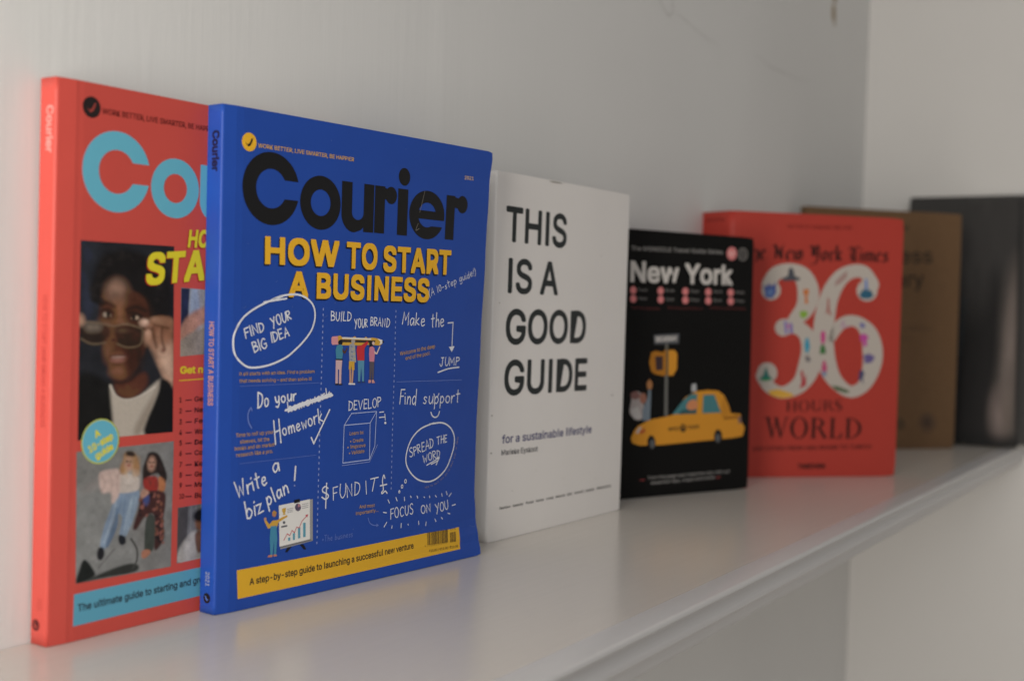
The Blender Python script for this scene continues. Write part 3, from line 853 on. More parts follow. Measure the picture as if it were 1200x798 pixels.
# --- drawn box under DEVELOP IT
pr = Print(blue, 'drawn_box', 4)
cc = crop(370, 450, 7.25)
for q in (((240, 350), (460, 330), (455, 640), (228, 670), (240, 350)), ((240, 350), (302, 250), (515, 232), (460, 330)), ((515, 232), (500, 525), (455, 640))):
    pr.stroke(cc(*q), .0004, ink((.45, .52, .78)))
pr.stroke(cc((222, 691), (455, 660), (523, 515)), .0003, LILAC)
pr.build(CUTB)

# --- four figures carrying a pencil
pr = Print(blue, 'pencil_carriers_drawing', 3)
cc = crop(370, 350, 7.25)
def pg(pts, rgb, layer=0, smooth=False): pr.poly(cc(*pts), ink(rgb), layer, smooth)
def pe(c, rx, ry, rgb, layer=0): pr.pell(cc(c)[0], rx / 7.25, ry / 7.25, ink(rgb), layer)
PINK, GOLD, TEAL, SKIN, BRN, RED_, DK = (.68, .30, .33), (.62, .36, .05), (.06, .24, .36), (.58, .33, .22), (.10, .045, .025), (.55, .035, .045), (.012, .012, .018)
pg([(140, 322), (186, 318), (190, 390), (142, 392), (132, 380), (132, 332)], PINK)
pg([(186, 318), (205, 312), (222, 326), (310, 330), (330, 318), (345, 332), (410, 334), (425, 322), (440, 336), (480, 330), (525, 338), (565, 352), (565, 380), (545, 398), (430, 392), (345, 398), (228, 396), (190, 388)], GOLD)
pg([(222, 326), (470, 338), (468, 350), (222, 340)], (.75, .72, .66), 1)
pg([(206, 346), (505, 356), (500, 376), (210, 370)], (.045, .035, .03), 1)
pg([(520, 338), (562, 350), (572, 362), (560, 382), (538, 392), (548, 366)], (.78, .76, .72), 1)
pg([(562, 356), (582, 366), (564, 378)], DK, 2)
pe((207, 372), 19, 22, DK, 2); pg([(176, 398), (205, 388), (226, 402), (232, 440), (222, 512), (172, 512), (166, 440)], TEAL, 2)
pg([(224, 420), (242, 450), (262, 415), (268, 424), (246, 470), (224, 452)], BRN, 2); pg([(168, 510), (224, 512), (224, 523), (168, 521)], DK, 3)
pg([(168, 522), (223, 523), (216, 600), (213, 722), (194, 722), (196, 600), (186, 600), (184, 720), (164, 720)], (.62, .42, .44), 2)
pg([(162, 720), (188, 720), (188, 733), (162, 733)], DK, 3); pg([(192, 722), (222, 722), (224, 733), (192, 734)], DK, 3)
pe((316, 362), 17, 19, (.40, .36, .33), 2); pg([(285, 388), (315, 376), (332, 396), (336, 460), (340, 545), (318, 535), (284, 530), (280, 450)], (.34, .35, .37), 2)
for i, (a, b) in enumerate(((295, 400), (312, 420), (298, 445), (318, 462), (300, 485), (322, 505), (292, 512))): pg([(a, b), (a + 16, b + 4), (a + 12, b + 12), (a - 2, b + 8)], (.50, .46, .16) if i % 2 else (.12, .20, .30), 3)
pg([(280, 530), (328, 534), (326, 606), (304, 606), (300, 570), (296, 604), (278, 602)], GOLD, 2); pg([(284, 604), (296, 605), (298, 716), (284, 716)], SKIN, 2); pg([(304, 606), (320, 606), (312, 716), (300, 716)], SKIN, 2)
pg([(276, 716), (330, 718), (332, 731), (276, 730)], (.74, .73, .72), 3)
pg([(350, 402), (385, 396), (436, 360), (446, 372), (412, 420), (410, 525), (352, 525), (344, 440)], RED_, 2)
pg([(354, 524), (410, 526), (408, 600), (408, 702), (392, 702), (384, 580), (374, 702), (358, 702), (356, 600)], (.10, .28, .42), 2)
pg([(356, 702), (378, 702), (380, 716), (352, 716)], (.03, .05, .14), 3); pg([(390, 702), (412, 702), (416, 714), (390, 714)], (.03, .05, .14), 3)
pe((470, 384), 19, 24, DK, 2); pg([(452, 390), (468, 384), (466, 420), (450, 424)], DK, 2); pe((487, 378), 11, 15, (.70, .52, .45), 3)
pg([(454, 412), (478, 404), (496, 420), (500, 470), (494, 535), (454, 535), (450, 470)], (.60, .22, .30), 2); pg([(496, 440), (512, 462), (538, 402), (546, 408), (518, 474), (496, 466)], (.72, .58, .52), 3)
pg([(454, 534), (495, 536), (488, 690), (474, 690), (474, 600), (466, 690), (452, 690)], (.10, .085, .11), 2); pg([(446, 688), (466, 690), (466, 714), (444, 716)], (.62, .30, .28), 3); pg([(472, 690), (490, 690), (500, 714), (474, 718)], (.62, .30, .28), 3)
pr.build(CUTB)

# --- figure at a flip chart
pr = Print(blue, 'flip_chart_drawing', 3)
cc = crop(230, 530, 3.99)
def pe(c, rx, ry, rgb, layer=0): pr.pell(cc(c)[0], rx / 3.99, ry / 3.99, ink(rgb), layer)
pg([(425, 440), (445, 440), (425, 466), (414, 466)], DK); pg([(482, 430), (500, 428), (514, 452), (502, 454)], DK)
pg([(388, 252), (544, 217), (544, 412), (392, 452)], (.30, .30, .31), 0); pg([(385, 248), (530, 218), (530, 405), (388, 440)], (.74, .73, .70), 1); pg([(390, 440), (533, 404), (540, 410), (392, 447)], (.16, .16, .17), 1)
pg([(456, 222), (482, 216), (484, 232), (456, 238)], DK, 2)
for x0, x1, y0, y1 in ((428, 438, 397, 413), (450, 460, 376, 409), (474, 485, 350, 402), (498, 510, 328, 396)): pg([(x0, y0 + 1), (x1, y0 - 1), (x1, y1 - 2), (x0, y1)], (.10, .32, .42), 2)
pr.stroke(cc((408, 410), (424, 380), (436, 388), (446, 364), (458, 374), (468, 348), (480, 352), (492, 322), (515, 296)), .0004, ink((.50, .08, .10)), 2); pg([(508, 292), (522, 288), (517, 304)], (.50, .08, .10), 2)
pe((474, 256), 14, 18, (.09, .07, .12), 2); pg([(474, 256), (474, 238), (488, 250)], (.45, .20, .24), 3)
pg([(400, 262), (418, 258), (416, 278), (412, 284), (418, 290), (402, 293), (406, 284), (400, 276)], (.55, .34, .05), 2)
for y in (262, 270, 278): pr.stroke(cc((424, y + 3), (450, y - 3)), .0003, ink((.3, .3, .32)), 2)
for y in (240, 249, 258): pr.stroke(cc((494, y + 3), (522, y - 3)), .0003, ink((.3, .3, .32)), 2)
pe((409, 327), 6, 7, (.1, .1, .12), 2); pg([(396, 344), (424, 338), (424, 346), (396, 352)], (.1, .1, .12), 2)
pe((363, 288), 10, 13, (.42, .20, .10), 1); pg([(352, 282), (362, 270), (376, 280), (372, 286)], (.45, .24, .05), 2)
pg([(318, 322), (328, 318), (340, 336), (356, 318), (376, 316), (404, 300), (424, 292), (426, 300), (384, 326), (374, 352), (346, 352), (334, 356)], (.58, .34, .06), 1); pe((321, 312), 6, 9, (.50, .28, .18), 1)
pg([(346, 344), (374, 342), (378, 400), (372, 478), (362, 478), (362, 410), (356, 478), (345, 480), (342, 400)], (.06, .24, .38), 2); pg([(336, 480), (356, 478), (354, 488), (332, 490)], (.5, .2, .12), 2); pg([(360, 476), (374, 476), (376, 484), (360, 486)], (.5, .2, .12), 2)
pr.build(CUTB)

# --- yellow strip with barcode
pr = Print(blue, 'yellow_strip', 1)
pr.poly([(277.4, 668), (537.5, 616.2), (539.2, 643), (278.4, 701.6)], ink((.72, .41, .03)))
pr.text('A step-by-step guide to launching a successful new venture', (292.2, 685.6), (484.7, 642.3), 8.2, ink((.03, .025, .02)), 1, bold=.03)
pr.build(CUTB)
pr = Print(blue, 'barcode', 3)
cc = crop(365, 540, 5.58)
rn = random.Random(3)
x = 756.0
DKB = ink((.05, .035, .02))
while x < 890:
    wd = rn.choice((1.6, 2.6, 4.2, 5.4))
    t = (x - 756) / 134
    pr.poly(cc((x, 466 - 20 * t), (x + wd, 466 - 20 * t - .3), (x + wd + .8, 549 - 19 * t), (x + .8, 549 - 19 * t)), DKB); x += wd + rn.choice((1.8, 2.6, 3.6))
x = 904
while x < 940:
    wd = rn.choice((1.6, 2.6, 4))
    t = (x - 904) / 40
    pr.poly(cc((x, 466 - 6 * t), (x + wd, 466 - 6 * t), (x + wd + .8, 532 - 6 * t), (x + .8, 532 - 6 * t)), DKB); x += wd + rn.choice((2, 3))
q = cc((768, 596), (958, 563), (740, 562), (885, 538), (908, 455), (945, 447))
pr.text('£10.00 / €12.00 / $16.00', q[0], q[1], 2.9, DKB, bold=.02); pr.text('9 772055 012009', q[2], q[3], 2.0, ink((.2, .13, .03))); pr.text('01', q[4], q[5], 2, ink((.2, .13, .03)))
pr.build(CUTB)
# --- spine print
SPT = lambda d0, v0, v1: ((d0, v0), (d0, v1))
def spine_text(book, name, body, top, bottom, dfrac, capm, mat, bold=.03):
    pr = Print(book, name, 1, 'spine')
    v0, v1 = book.spine_dv(top)[1], book.spine_dv(bottom)[1]
    # read top to bottom: baseline on the wall side, letters upright towards the front cover
    V, Fc, x0, x1 = text_mesh(body)
    sx = (v0 - v1) / (x1 - x0); sy = capm / CAPH
    d = book.t * dfrac
    for ox, oy in overprint(bold):
        pr.add([(d - (y + oy) * sy, v0 - (x + ox - x0) * sx) for x, y in V], [tuple(reversed(f)) for f in Fc], mat)
    return pr.build()
spine_text(blue, 'spine_masthead', 'Courier', (249, 154), (249, 200.7), .66, .0042, ink((.01, .012, .05)), .05)
spine_text(blue, 'spine_title', 'HOW TO START A BUSINESS', (246, 377), (244.6, 475), .68, .0033, ink((.42, .22, .19)), .03)
spine_text(blue, 'spine_date', '2021', (243, 670), (242.6, 686), .64, .0026, ink((.30, .32, .42)), .02)
logo(blue, (242.4, 700.5), .0023, INKBLACK, ink((.1, .2, .6)), 'spine', 'spine_emblem')

# ------------------------------------------------------------------ printed photographs: small soft rasters painted in code
class Canvas:
    def __init__(s, w, h, rgb):
        s.w, s.h = w, h
        s.a = np.zeros((h, w, 3)); s.a[:] = rgb
        s.Y, s.X = np.mgrid[0:h, 0:w].astype(float)
    def mix(s, m, rgb):
        s.a = s.a * (1 - m[..., None]) + np.array(rgb, float) * m[..., None]
    def ell(s, cx, cy, rx, ry, rgb, soft=.15, ang=0, op=1):
        c, n = math.cos(ang), math.sin(ang)
        dx, dy = s.X - cx, s.Y - cy
        q = np.hypot((dx * c + dy * n) / rx, (-dx * n + dy * c) / ry)
        s.mix(np.clip((1 + soft - q) / (2 * soft), 0, 1) * op, rgb)
    def poly(s, pts, rgb, soft=1.2, op=1, smooth=True):
        P = np.array(closed_spline(pts, 4) if smooth else pts, float)
        inside = np.zeros(s.X.shape, bool); dist = np.full(s.X.shape, 1e9)
        for (x0, y0), (x1, y1) in zip(P, np.roll(P, -1, 0)):
            cr = ((y0 > s.Y) != (y1 > s.Y))
            with np.errstate(divide='ignore', invalid='ignore'):
                xi = (x1 - x0) * (s.Y - y0) / (y1 - y0 if y1 != y0 else 1e-9) + x0
            inside ^= cr & (s.X < xi)
            L2 = (x1 - x0) ** 2 + (y1 - y0) ** 2 + 1e-9
            t = np.clip(((s.X - x0) * (x1 - x0) + (s.Y - y0) * (y1 - y0)) / L2, 0, 1)
            dist = np.minimum(dist, np.hypot(s.X - x0 - t * (x1 - x0), s.Y - y0 - t * (y1 - y0)))
        sd = np.where(inside, dist, -dist)
        s.mix(np.clip((sd + soft) / (2 * soft), 0, 1) * op, rgb)
    def line(s, pts, wd, rgb, soft=.8, op=1):
        P = spline(pts, 5) if len(pts) > 2 else pts
        dist = np.full(s.X.shape, 1e9)
        for (x0, y0), (x1, y1) in zip(P, P[1:]):
            L2 = (x1 - x0) ** 2 + (y1 - y0) ** 2 + 1e-9
            t = np.clip(((s.X - x0) * (x1 - x0) + (s.Y - y0) * (y1 - y0)) / L2, 0, 1)
            dist = np.minimum(dist, np.hypot(s.X - x0 - t * (x1 - x0), s.Y - y0 - t * (y1 - y0)))
        s.mix(np.clip((wd / 2 + soft - dist) / (2 * soft), 0, 1) * op, rgb)
    def mottle(s, cell, amt, seed=1):
        r = np.random.RandomState(seed)
        gh, gw = int(s.h / cell) + 3, int(s.w / cell) + 3
        g = r.normal(0, 1, (gh, gw))
        fy, fx = s.Y / cell, s.X / cell
        iy, ix = fy.astype(int), fx.astype(int); ty, tx = fy - iy, fx - ix
        ty = ty * ty * (3 - 2 * ty); tx = tx * tx * (3 - 2 * tx)
        v = (g[iy, ix] * (1 - tx) + g[iy, ix + 1] * tx) * (1 - ty) + (g[iy + 1, ix] * (1 - tx) + g[iy + 1, ix + 1] * tx) * ty
        s.a = np.clip(s.a * (1 + amt * v[..., None]), .002, .9)
    def grain(s, amt, seed=1):
        r = np.random.RandomState(seed).normal(0, amt, s.a.shape[:2])
        s.a = np.clip(s.a * (1 + r[..., None]), .002, .9)

# ================================================================== the red magazine behind it
KR = .62
RED = coated('red_cover_stock', (.56, .077, .060), .36, .05, .03, 45)
RED_EDGE = [(0, .001), (.05, -.001), (.15, -.001), (.224, .001)]
def red_disp(u, v):
    q = min(1.0, max(0.0, u / .1849))
    return interp(RED_EDGE, v) * q ** 2 + hinge(u, .009, .0011)
red = Book('magazine', 'red magazine with a sky blue masthead and portrait photo, half hidden by the blue magazine', 'magazine', None,
           -.07451, -.01244, -.03794, -.00483, .18486, .22358, .0111, RED, RED, red_disp, rad=.0022, step=.006, fold=.012, sr=.0012)
SKY = ink((.13, .44, .58)); RDARK = ink((.06, .012, .012)); LEMON = ink((.72, .62, .03)); OXB = ink((.35, .02, .015))
pr = Print(red, 'masthead'); masthead(pr, SKY, .0012, .0003); pr.build()
logo(red, (107.2, 126), .0042, ink((.02, .014, .014)), ink((.3, .05, .04)))
pr = Print(red, 'tagline'); a = red.uv((119.6, 133.6)); pr.text('WORK BETTER, LIVE SMARTER, BE HAPPIER', a, (a[0] + .0606, a[1] + .0002), 0, ink((.13, .015, .012)), raw=True, capm=.0023, bold=.02); pr.build()

# portrait: 92 x 190 raster read off the enlarged photograph
c = Canvas(101, 202, (.014, .015, .019))
PXM = hmap([(94.4, 281.7), (204, 288.8), (202.3, 506), (90.9, 516)], [(0, 0), (100, 0), (100, 201), (0, 201)])
z1 = lambda *p: [PXM((90 + x / 5.7, 280 + y / 5.7)) for x, y in p]
z2 = lambda *p: [PXM((90 + x / 5.7, 400 + y / 5.7)) for x, y in p]
def E1(z, cx, cy, rx, ry, rgb, soft=.2, ang=0, op=1):
    q = z((cx, cy))[0]
    c.ell(q[0], q[1], rx * .165, ry * .155, rgb, soft, ang, op)
c.poly(z1((20, 40), (140, 60), (110, 300), (140, 500), (20, 520)), (.022, .026, .036), 8, .8)
c.poly(z1((110, 250), (170, 110), (330, 70), (480, 130), (600, 220), (645, 420), (600, 520), (470, 560), (160, 420), (100, 380)), (.008, .007, .007), 4)
c.poly(z2((20, 220), (200, 260), (240, 330), (250, 560), (250, 660), (10, 660)), (.007, .007, .007), 3)
SK = lambda k: (.125 * k, .052 * k, .029 * k)
# face, lit from the left
c.poly(z1((158, 420), (190, 345), (265, 282), (330, 330), (420, 370), (465, 430), (478, 560), (462, 700), (430, 780)) + z2((425, 60), (400, 160), (345, 235), (275, 258), (228, 195), (195, 95)) + z1((176, 700), (160, 560)), SK(.62), 2.5)
E1(z1, 268, 350, 62, 70, (.20, .112, .078), .8, 0, .8); E1(z1, 262, 330, 34, 44, (.25, .15, .11), .9, 0, .6)
c.poly(z1((340, 350), (470, 420), (490, 560), (450, 700), (350, 620), (330, 460)), SK(.28), 6, .8)
E1(z1, 280, 490, 30, 80, (.20, .085, .042), .9, 0, .8); E1(z1, 188, 560, 34, 50, (.16, .075, .046), .9, 0, .75); E1(z1, 330, 540, 44, 30, (.12, .052, .03), .9, 0, .7)
c.line(z1((160, 436), (196, 420), (250, 446)), 3.2, (.012, .006, .005), 2.2, .85); c.line(z1((332, 468), (392, 448), (456, 474)), 3.4, (.010, .006, .005), 2.4, .85)
E1(z1, 206, 496, 46, 34, (.020, .010, .007), .7, 0, .9); E1(z1, 190, 500, 13, 14, (.30, .24, .19), .6); E1(z1, 222, 504, 8, 9, (.16, .11, .08), .6); E1(z1, 208, 496, 12, 17, (.008, .006, .005), .5)
E1(z1, 384, 520, 54, 32, (.015, .008, .006), .7, 0, .9); E1(z1, 398, 520, 13, 12, (.34, .25, .18), .6); E1(z1, 366, 524, 7, 8, (.14, .09, .06), .6); E1(z1, 380, 517, 12, 15, (.008, .006, .005), .5)
c.line(z1((172, 470), (206, 464), (240, 482)), 1.4, (.010, .006, .005), 1.2, .8); c.line(z1((340, 490), (384, 486), (430, 505)), 1.5, (.010, .006, .005), 1.2, .8)
E1(z1, 262, 640, 40, 34, SK(1.05), .8, 0, .8); E1(z1, 240, 668, 12, 10, (.012, .006, .005), .8, 0, .7); E1(z1, 292, 672, 14, 10, (.010, .006, .005), .8, 0, .7)
E1(z2, 206, 60, 26, 60, (.16, .07, .042), .9, 0, .7); E1(z2, 345, 70, 50, 80, SK(.26), .9, 0, .8)
c.poly(z2((222, 88), (272, 66), (334, 88), (322, 124), (272, 140), (232, 120)), (.15, .052, .038), 2.4, .9)
c.poly(z2((232, 96), (276, 88), (322, 94), (290, 107), (248, 108)), (.30, .20, .165), 1.6, .75); c.line(z2((222, 92), (272, 84), (334, 88)), 1.2, (.03, .011, .009), 1.1, .9)
E1(z2, 272, 122, 34, 10, (.27, .12, .095), .8, 0, .7); E1(z2, 272, 190, 40, 40, (.19, .078, .044), .9, 0, .8); E1(z2, 272, 150, 30, 8, (.03, .012, .009), .9, 0, .6)
c.poly(z2((340, 30), (440, 0), (440, 140), (365, 230), (335, 190)), (.022, .010, .007), 5, .75)
c.poly(z2((250, 268), (330, 258), (450, 200), (470, 280), (380, 372), (290, 370)), (.060, .023, .014), 3); E1(z2, 330, 330, 60, 40, (.095, .038, .022), .9, 0, .6); c.line(z2((240, 262), (300, 272), (370, 240), (420, 180)), 3.0, (.014, .007, .006), 2.4, .8)
# curls at the edge of the hair
rn = random.Random(21)
for _ in range(90):
    a = rn.uniform(2.6, 6.6); q = (345 + 215 * math.cos(a) + rn.uniform(-26, 26), 330 + 225 * math.sin(a) + rn.uniform(-26, 26))
    E1(z1, q[0], q[1], rn.uniform(8, 20), rn.uniform(8, 18), rn.choice(((.006, .005, .005), (.012, .010, .010), (.020, .017, .016))), .9, 0, .55)
# sunglasses pulled down the nose
c.poly(z1((30, 580), (110, 555), (205, 570), (218, 640), (150, 694), (60, 684), (25, 640)), (.022, .013, .009), 2.4, .88)
c.poly(z1((255, 590), (330, 570), (440, 600), (432, 690), (340, 718), (268, 692)), (.020, .012, .008), 2.4, .88)
c.poly(z1((60, 562), (150, 563), (146, 604), (72, 606)), (.17, .135, .105), 4, .75); E1(z1, 300, 606, 40, 14, (.085, .05, .034), .9, 0, .7); E1(z1, 390, 640, 30, 40, (.045, .022, .014), .9, 0, .6)
for q in (((20, 560), (80, 548), (180, 562), (250, 575), (330, 562), (430, 590)), ((28, 660), (100, 694), (190, 686)), ((270, 694), (340, 718), (425, 696), (440, 600))):
    c.line(z1(*q), 1.2, (.15, .105, .066), 1.1, .85)
E1(z1, 20, 535, 26, 36, (.34, .19, .13), .6)
# hand holding the frame
c.poly(z1((462, 575), (500, 530), (556, 508), (612, 520), (642, 556), (645, 790)) + z2((640, 60), (640, 292), (590, 250), (540, 145), (505, 50)) + z1((492, 730), (458, 660), (458, 606)), SK(1.25), 2)
c.poly(z2((500, 10), (560, 0), (640, 20), (640, 285), (590, 225), (535, 110)), (.40, .25, .175), 5, .85); E1(z2, 600, 140, 36, 90, (.47, .32, .24), .9, -.2, .7)
E1(z1, 556, 545, 60, 26, (.24, .125, .072), .8, 0, .85); E1(z1, 520, 530, 24, 14, (.32, .18, .115), .9, 0, .7); E1(z1, 612, 560, 30, 34, (.20, .095, .052), .9, 0, .8)
E1(z1, 478, 640, 24, 56, (.34, .19, .125), .6, .2, .9); E1(z1, 470, 620, 14, 20, (.42, .26, .19), .9, 0, .7); E1(z1, 545, 660, 26, 64, (.26, .13, .078), .6, .25, .9); E1(z1, 600, 650, 26, 60, (.19, .085, .048), .7, .2, .9)
for q, wd in ((((505, 590), (512, 640), (530, 716)), 2.4), (((570, 590), (566, 650), (584, 730)), 2.4), (((520, 570), (560, 578), (610, 590)), 1.8), (((500, 600), (470, 585), (462, 600)), 1.4)):
    c.line(z1(*q), wd, (.045, .016, .010), 1.8, .85)
E1(z1, 576, 738, 16, 16, (.10, .03, .018), .9, 0, .8); E1(z1, 448, 553, 30, 25, (.44, .28, .21), .5); E1(z1, 455, 546, 14, 10, (.56, .40, .32), .9, 0, .7)
c.mottle(9, .10, 3); c.mottle(3.5, .05, 4)
c.a = c.a * 1.22 + .05 * c.a ** .5 * (c.a > .03)
# shirt and jacket
c.poly(z2((222, 290), (260, 360), (330, 385), (420, 360), (560, 250), (530, 400), (480, 500), (450, 640), (250, 640), (240, 520)), (.46, .41, .35), 2)
c.poly(z2((560, 245), (520, 330), (430, 480), (380, 600), (420, 620), (500, 450)), (.20, .16, .12), 3, .6)
c.line(z2((222, 290), (260, 360), (330, 388), (420, 362), (520, 300)), 1.6, (.60, .55, .48), 1)
c.poly(z2((565, 245), (640, 310), (645, 610), (450, 620), (500, 450), (545, 330)), (.007, .007, .007), 2)
c.grain(.035)
Print(red, 'portrait_photo').photo([(94.4, 281.7), (204, 288.8), (202.3, 506), (90.9, 516)], c.a)

# two people in the road
c = Canvas(126, 159, (.20, .20, .195))
TWO = [(89.5, 529.4), (203.5, 516.8), (200, 663.5), (88.4, 683.8)]
PXM2 = hmap(TWO, [(0, 0), (125, 0), (125, 158), (0, 158)])
z = lambda *p: [PXM2((85 + x / 4.43, 510 + y / 4.43)) for x, y in p]
c.poly(z((20, 300), (250, 360), (330, 560), (330, 700), (20, 780)), (.24, .25, .25), 6, .6)
c.poly(z((60, 270), (130, 230), (140, 270), (60, 300)), (.28, .25, .24), 5, .5)
c.poly(z((60, 645), (110, 705), (105, 735), (20, 770), (30, 710)), (.012, .015, .014), 1.2); c.poly(z((105, 735), (210, 690), (300, 665), (340, 680), (310, 712), (130, 745), (40, 770)), (.03, .033, .030), 1.5)
c.line(z((300, 540), (330, 590), (330, 650), (308, 690)), 2.4, (.05, .05, .048)); c.line(z((215, 590), (130, 690)), 1, (.07, .07, .07))
c.poly(z((225, 290), (330, 280), (340, 340), (310, 440), (270, 530), (240, 520), (255, 430), (220, 420), (170, 580), (140, 590), (160, 480), (205, 360)), (.20, .27, .37), 1.3)
c.poly(z((228, 380), (215, 440), (170, 570), (185, 575), (230, 470)), (.08, .14, .24), 1.2, .8); c.poly(z((300, 330), (330, 330), (300, 450), (275, 520), (285, 440)), (.30, .38, .46), 1.5, .8)
c.poly(z((130, 590), (155, 585), (162, 620), (145, 650), (125, 635)), (.014, .014, .018), 1); c.poly(z((240, 520), (268, 528), (272, 560), (250, 572), (235, 550)), (.014, .016, .022), 1)
c.poly(z((250, 200), (330, 215), (345, 250), (330, 290), (235, 300), (235, 240)), (.50, .44, .40), 1.5)
c.poly(z((140, 195), (190, 180), (240, 185), (240, 300), (215, 350), (200, 350), (195, 300), (150, 300), (135, 240)), (.55, .42, .38), 1.8)
c.poly(z((270, 90), (320, 95), (345, 150), (340, 210), (310, 215), (300, 180), (260, 210), (240, 180), (258, 130)), (.34, .19, .09), 2); c.ell(*z((288, 145))[0], 6.00, 9.60, (.42, .25, .18), .3); c.poly(z((275, 85), (310, 85), (320, 110), (280, 108)), (.03, .02, .016), 1.5)
c.poly(z((395, 90), (440, 95), (470, 150), (490, 220), (470, 250), (440, 200), (390, 220), (365, 260), (360, 180), (378, 125)), (.02, .013, .012), 1.5); c.ell(*z((408, 150))[0], 5.85, 9.30, (.38, .22, .16), .3)
c.poly(z((445, 220), (480, 240), (475, 290), (445, 300)), (.40, .16, .07), 1.5)
c.poly(z((372, 225), (430, 215), (445, 260), (430, 305), (385, 305), (365, 265)), (.30, .035, .028), 1.5)
c.poly(z((360, 300), (470, 295), (482, 360), (470, 440), (475, 530), (440, 590), (420, 580), (420, 420), (370, 430), (330, 490), (310, 480), (340, 380)), (.055, .022, .020), 1.5)
rn = random.Random(4)
for _ in range(70):
    q = rn.choice(((rn.uniform(340, 470), rn.uniform(310, 420)), (rn.uniform(425, 470), rn.uniform(420, 560))))
    c.ell(*z(q)[0], rn.uniform(1.2, 2.6), rn.uniform(1.2, 2.8), rn.choice(((.26, .10, .08), (.012, .010, .012), (.20, .08, .05))), .5, 0, .8)
c.poly(z((380, 430), (425, 430), (420, 580), (395, 605), (370, 600)), (.05, .058, .05), 1.3); c.poly(z((360, 600), (395, 595), (400, 615), (370, 640), (355, 630)), (.38, .17, .11), 1)
for fx, fy in ((288, 145), (408, 150)):
    for ex in (-9, 8): c.ell(*z((fx + ex, fy - 8))[0], 1.50, 0.90, (.08, .05, .04), .5)
    c.ell(*z((fx, fy + 14))[0], 1.95, 0.90, (.28, .06, .05), .5); c.ell(*z((fx + 3, fy + 3))[0], 1.05, 2.10, (.30, .16, .11), .6, 0, .6)
c.line(z((300, 340), (275, 440), (262, 520)), 1.2, (.36, .44, .52), 1.2, .8); c.line(z((225, 330), (200, 440), (160, 560)), 1.0, (.42, .48, .55), 1.2, .7)
c.line(z((250, 215), (262, 255), (300, 262), (330, 240)), 1.0, (.34, .26, .22), 1, .7)
c.ell(*z((380, 335))[0], 4.20, 7.50, (.05, .07, .20), .4); c.poly(z((365, 280), (350, 310), (360, 330), (395, 300)), (.40, .23, .17), 1.4)
# folds, waves of hair and pattern
rn = random.Random(8)
for _ in range(40):
    x, y = rn.choice(((rn.uniform(262, 345), rn.uniform(110, 205)), (rn.uniform(365, 480), rn.uniform(110, 250))))
    if math.hypot(x - 288, (y - 145) * .7) < 17 or math.hypot(x - 408, (y - 150) * .7) < 17: continue
    c.line(z((x, y), (x + rn.uniform(-6, 6), y + 14), (x + rn.uniform(-6, 6), y + 26)), 1.2, (.42, .27, .14) if x < 350 else (.05, .032, .026), 1.1, .6)
for q in (((150, 210), (165, 250), (150, 290)), ((185, 190), (200, 240), (198, 290)), ((240, 195), (228, 240), (232, 290))): c.line(z(*q), 1.6, (.40, .29, .26), 1.6, .7)
for q in (((250, 330), (240, 380), (222, 430)), ((270, 330), (262, 400), (258, 470)), ((318, 320), (306, 400), (290, 470))): c.line(z(*q), 1.4, (.12, .19, .30), 1.4, .7)
c.ell(*z((300, 230))[0], 9, 8, (.58, .52, .48), .9, 0, .6)
c.mottle(16, .07, 5); c.mottle(5, .06, 6)
c.grain(.05, 2)
Print(red, 'street_photo').photo(TWO, c.a)

# legs on a tiled floor (runs on behind the blue magazine)
c = Canvas(60, 60, (.34, .33, .33))
c.poly([(0, 0), (12, 0), (10, 34), (0, 36)], (.02, .025, .06), 1, 1, False); c.poly([(14, 0), (22, 0), (26, 30), (12, 30)], (.30, .36, .46), 2)
c.poly([(0, 34), (18, 20), (60, 10), (60, 22), (24, 34), (14, 46), (0, 46)], (.42, .22, .16), 2); c.poly([(0, 46), (24, 36), (60, 30), (60, 60), (0, 60)], (.27, .23, .19), 2)
c.mottle(7, .12, 7); c.grain(.10, 5)
Print(red, 'legs_photo').photo([(212, 337), (262, 341.6), (261, 413), (211, 417.8)], c.a)
c = Canvas(60, 60, (.16, .16, .16))
c.poly([(0, 0), (14, 0), (13, 60), (0, 60)], (.07, .065, .065), 1, 1, False)
for x in range(18, 60, 7): c.line([(x, 0), (x, 60)], 1.5, (.22, .22, .22), 1)
c.poly([(4, 60), (2, 46), (12, 34), (24, 28), (44, 34), (50, 60)], (.42, .40, .37), 2); c.ell(32, 19, 8, 10, (.22, .10, .06), .25); c.ell(31, 12, 10, 7, (.012, .011, .011), .3); c.poly([(24, 32), (34, 30), (36, 48), (28, 52)], (.15, .08, .06), 1.5)
c.mottle(7, .12, 8); c.grain(.06, 6)
Print(red, 'seated_person_photo').photo([(208.2, 594.8), (258, 586.6), (257, 649), (207, 660)], c.a)

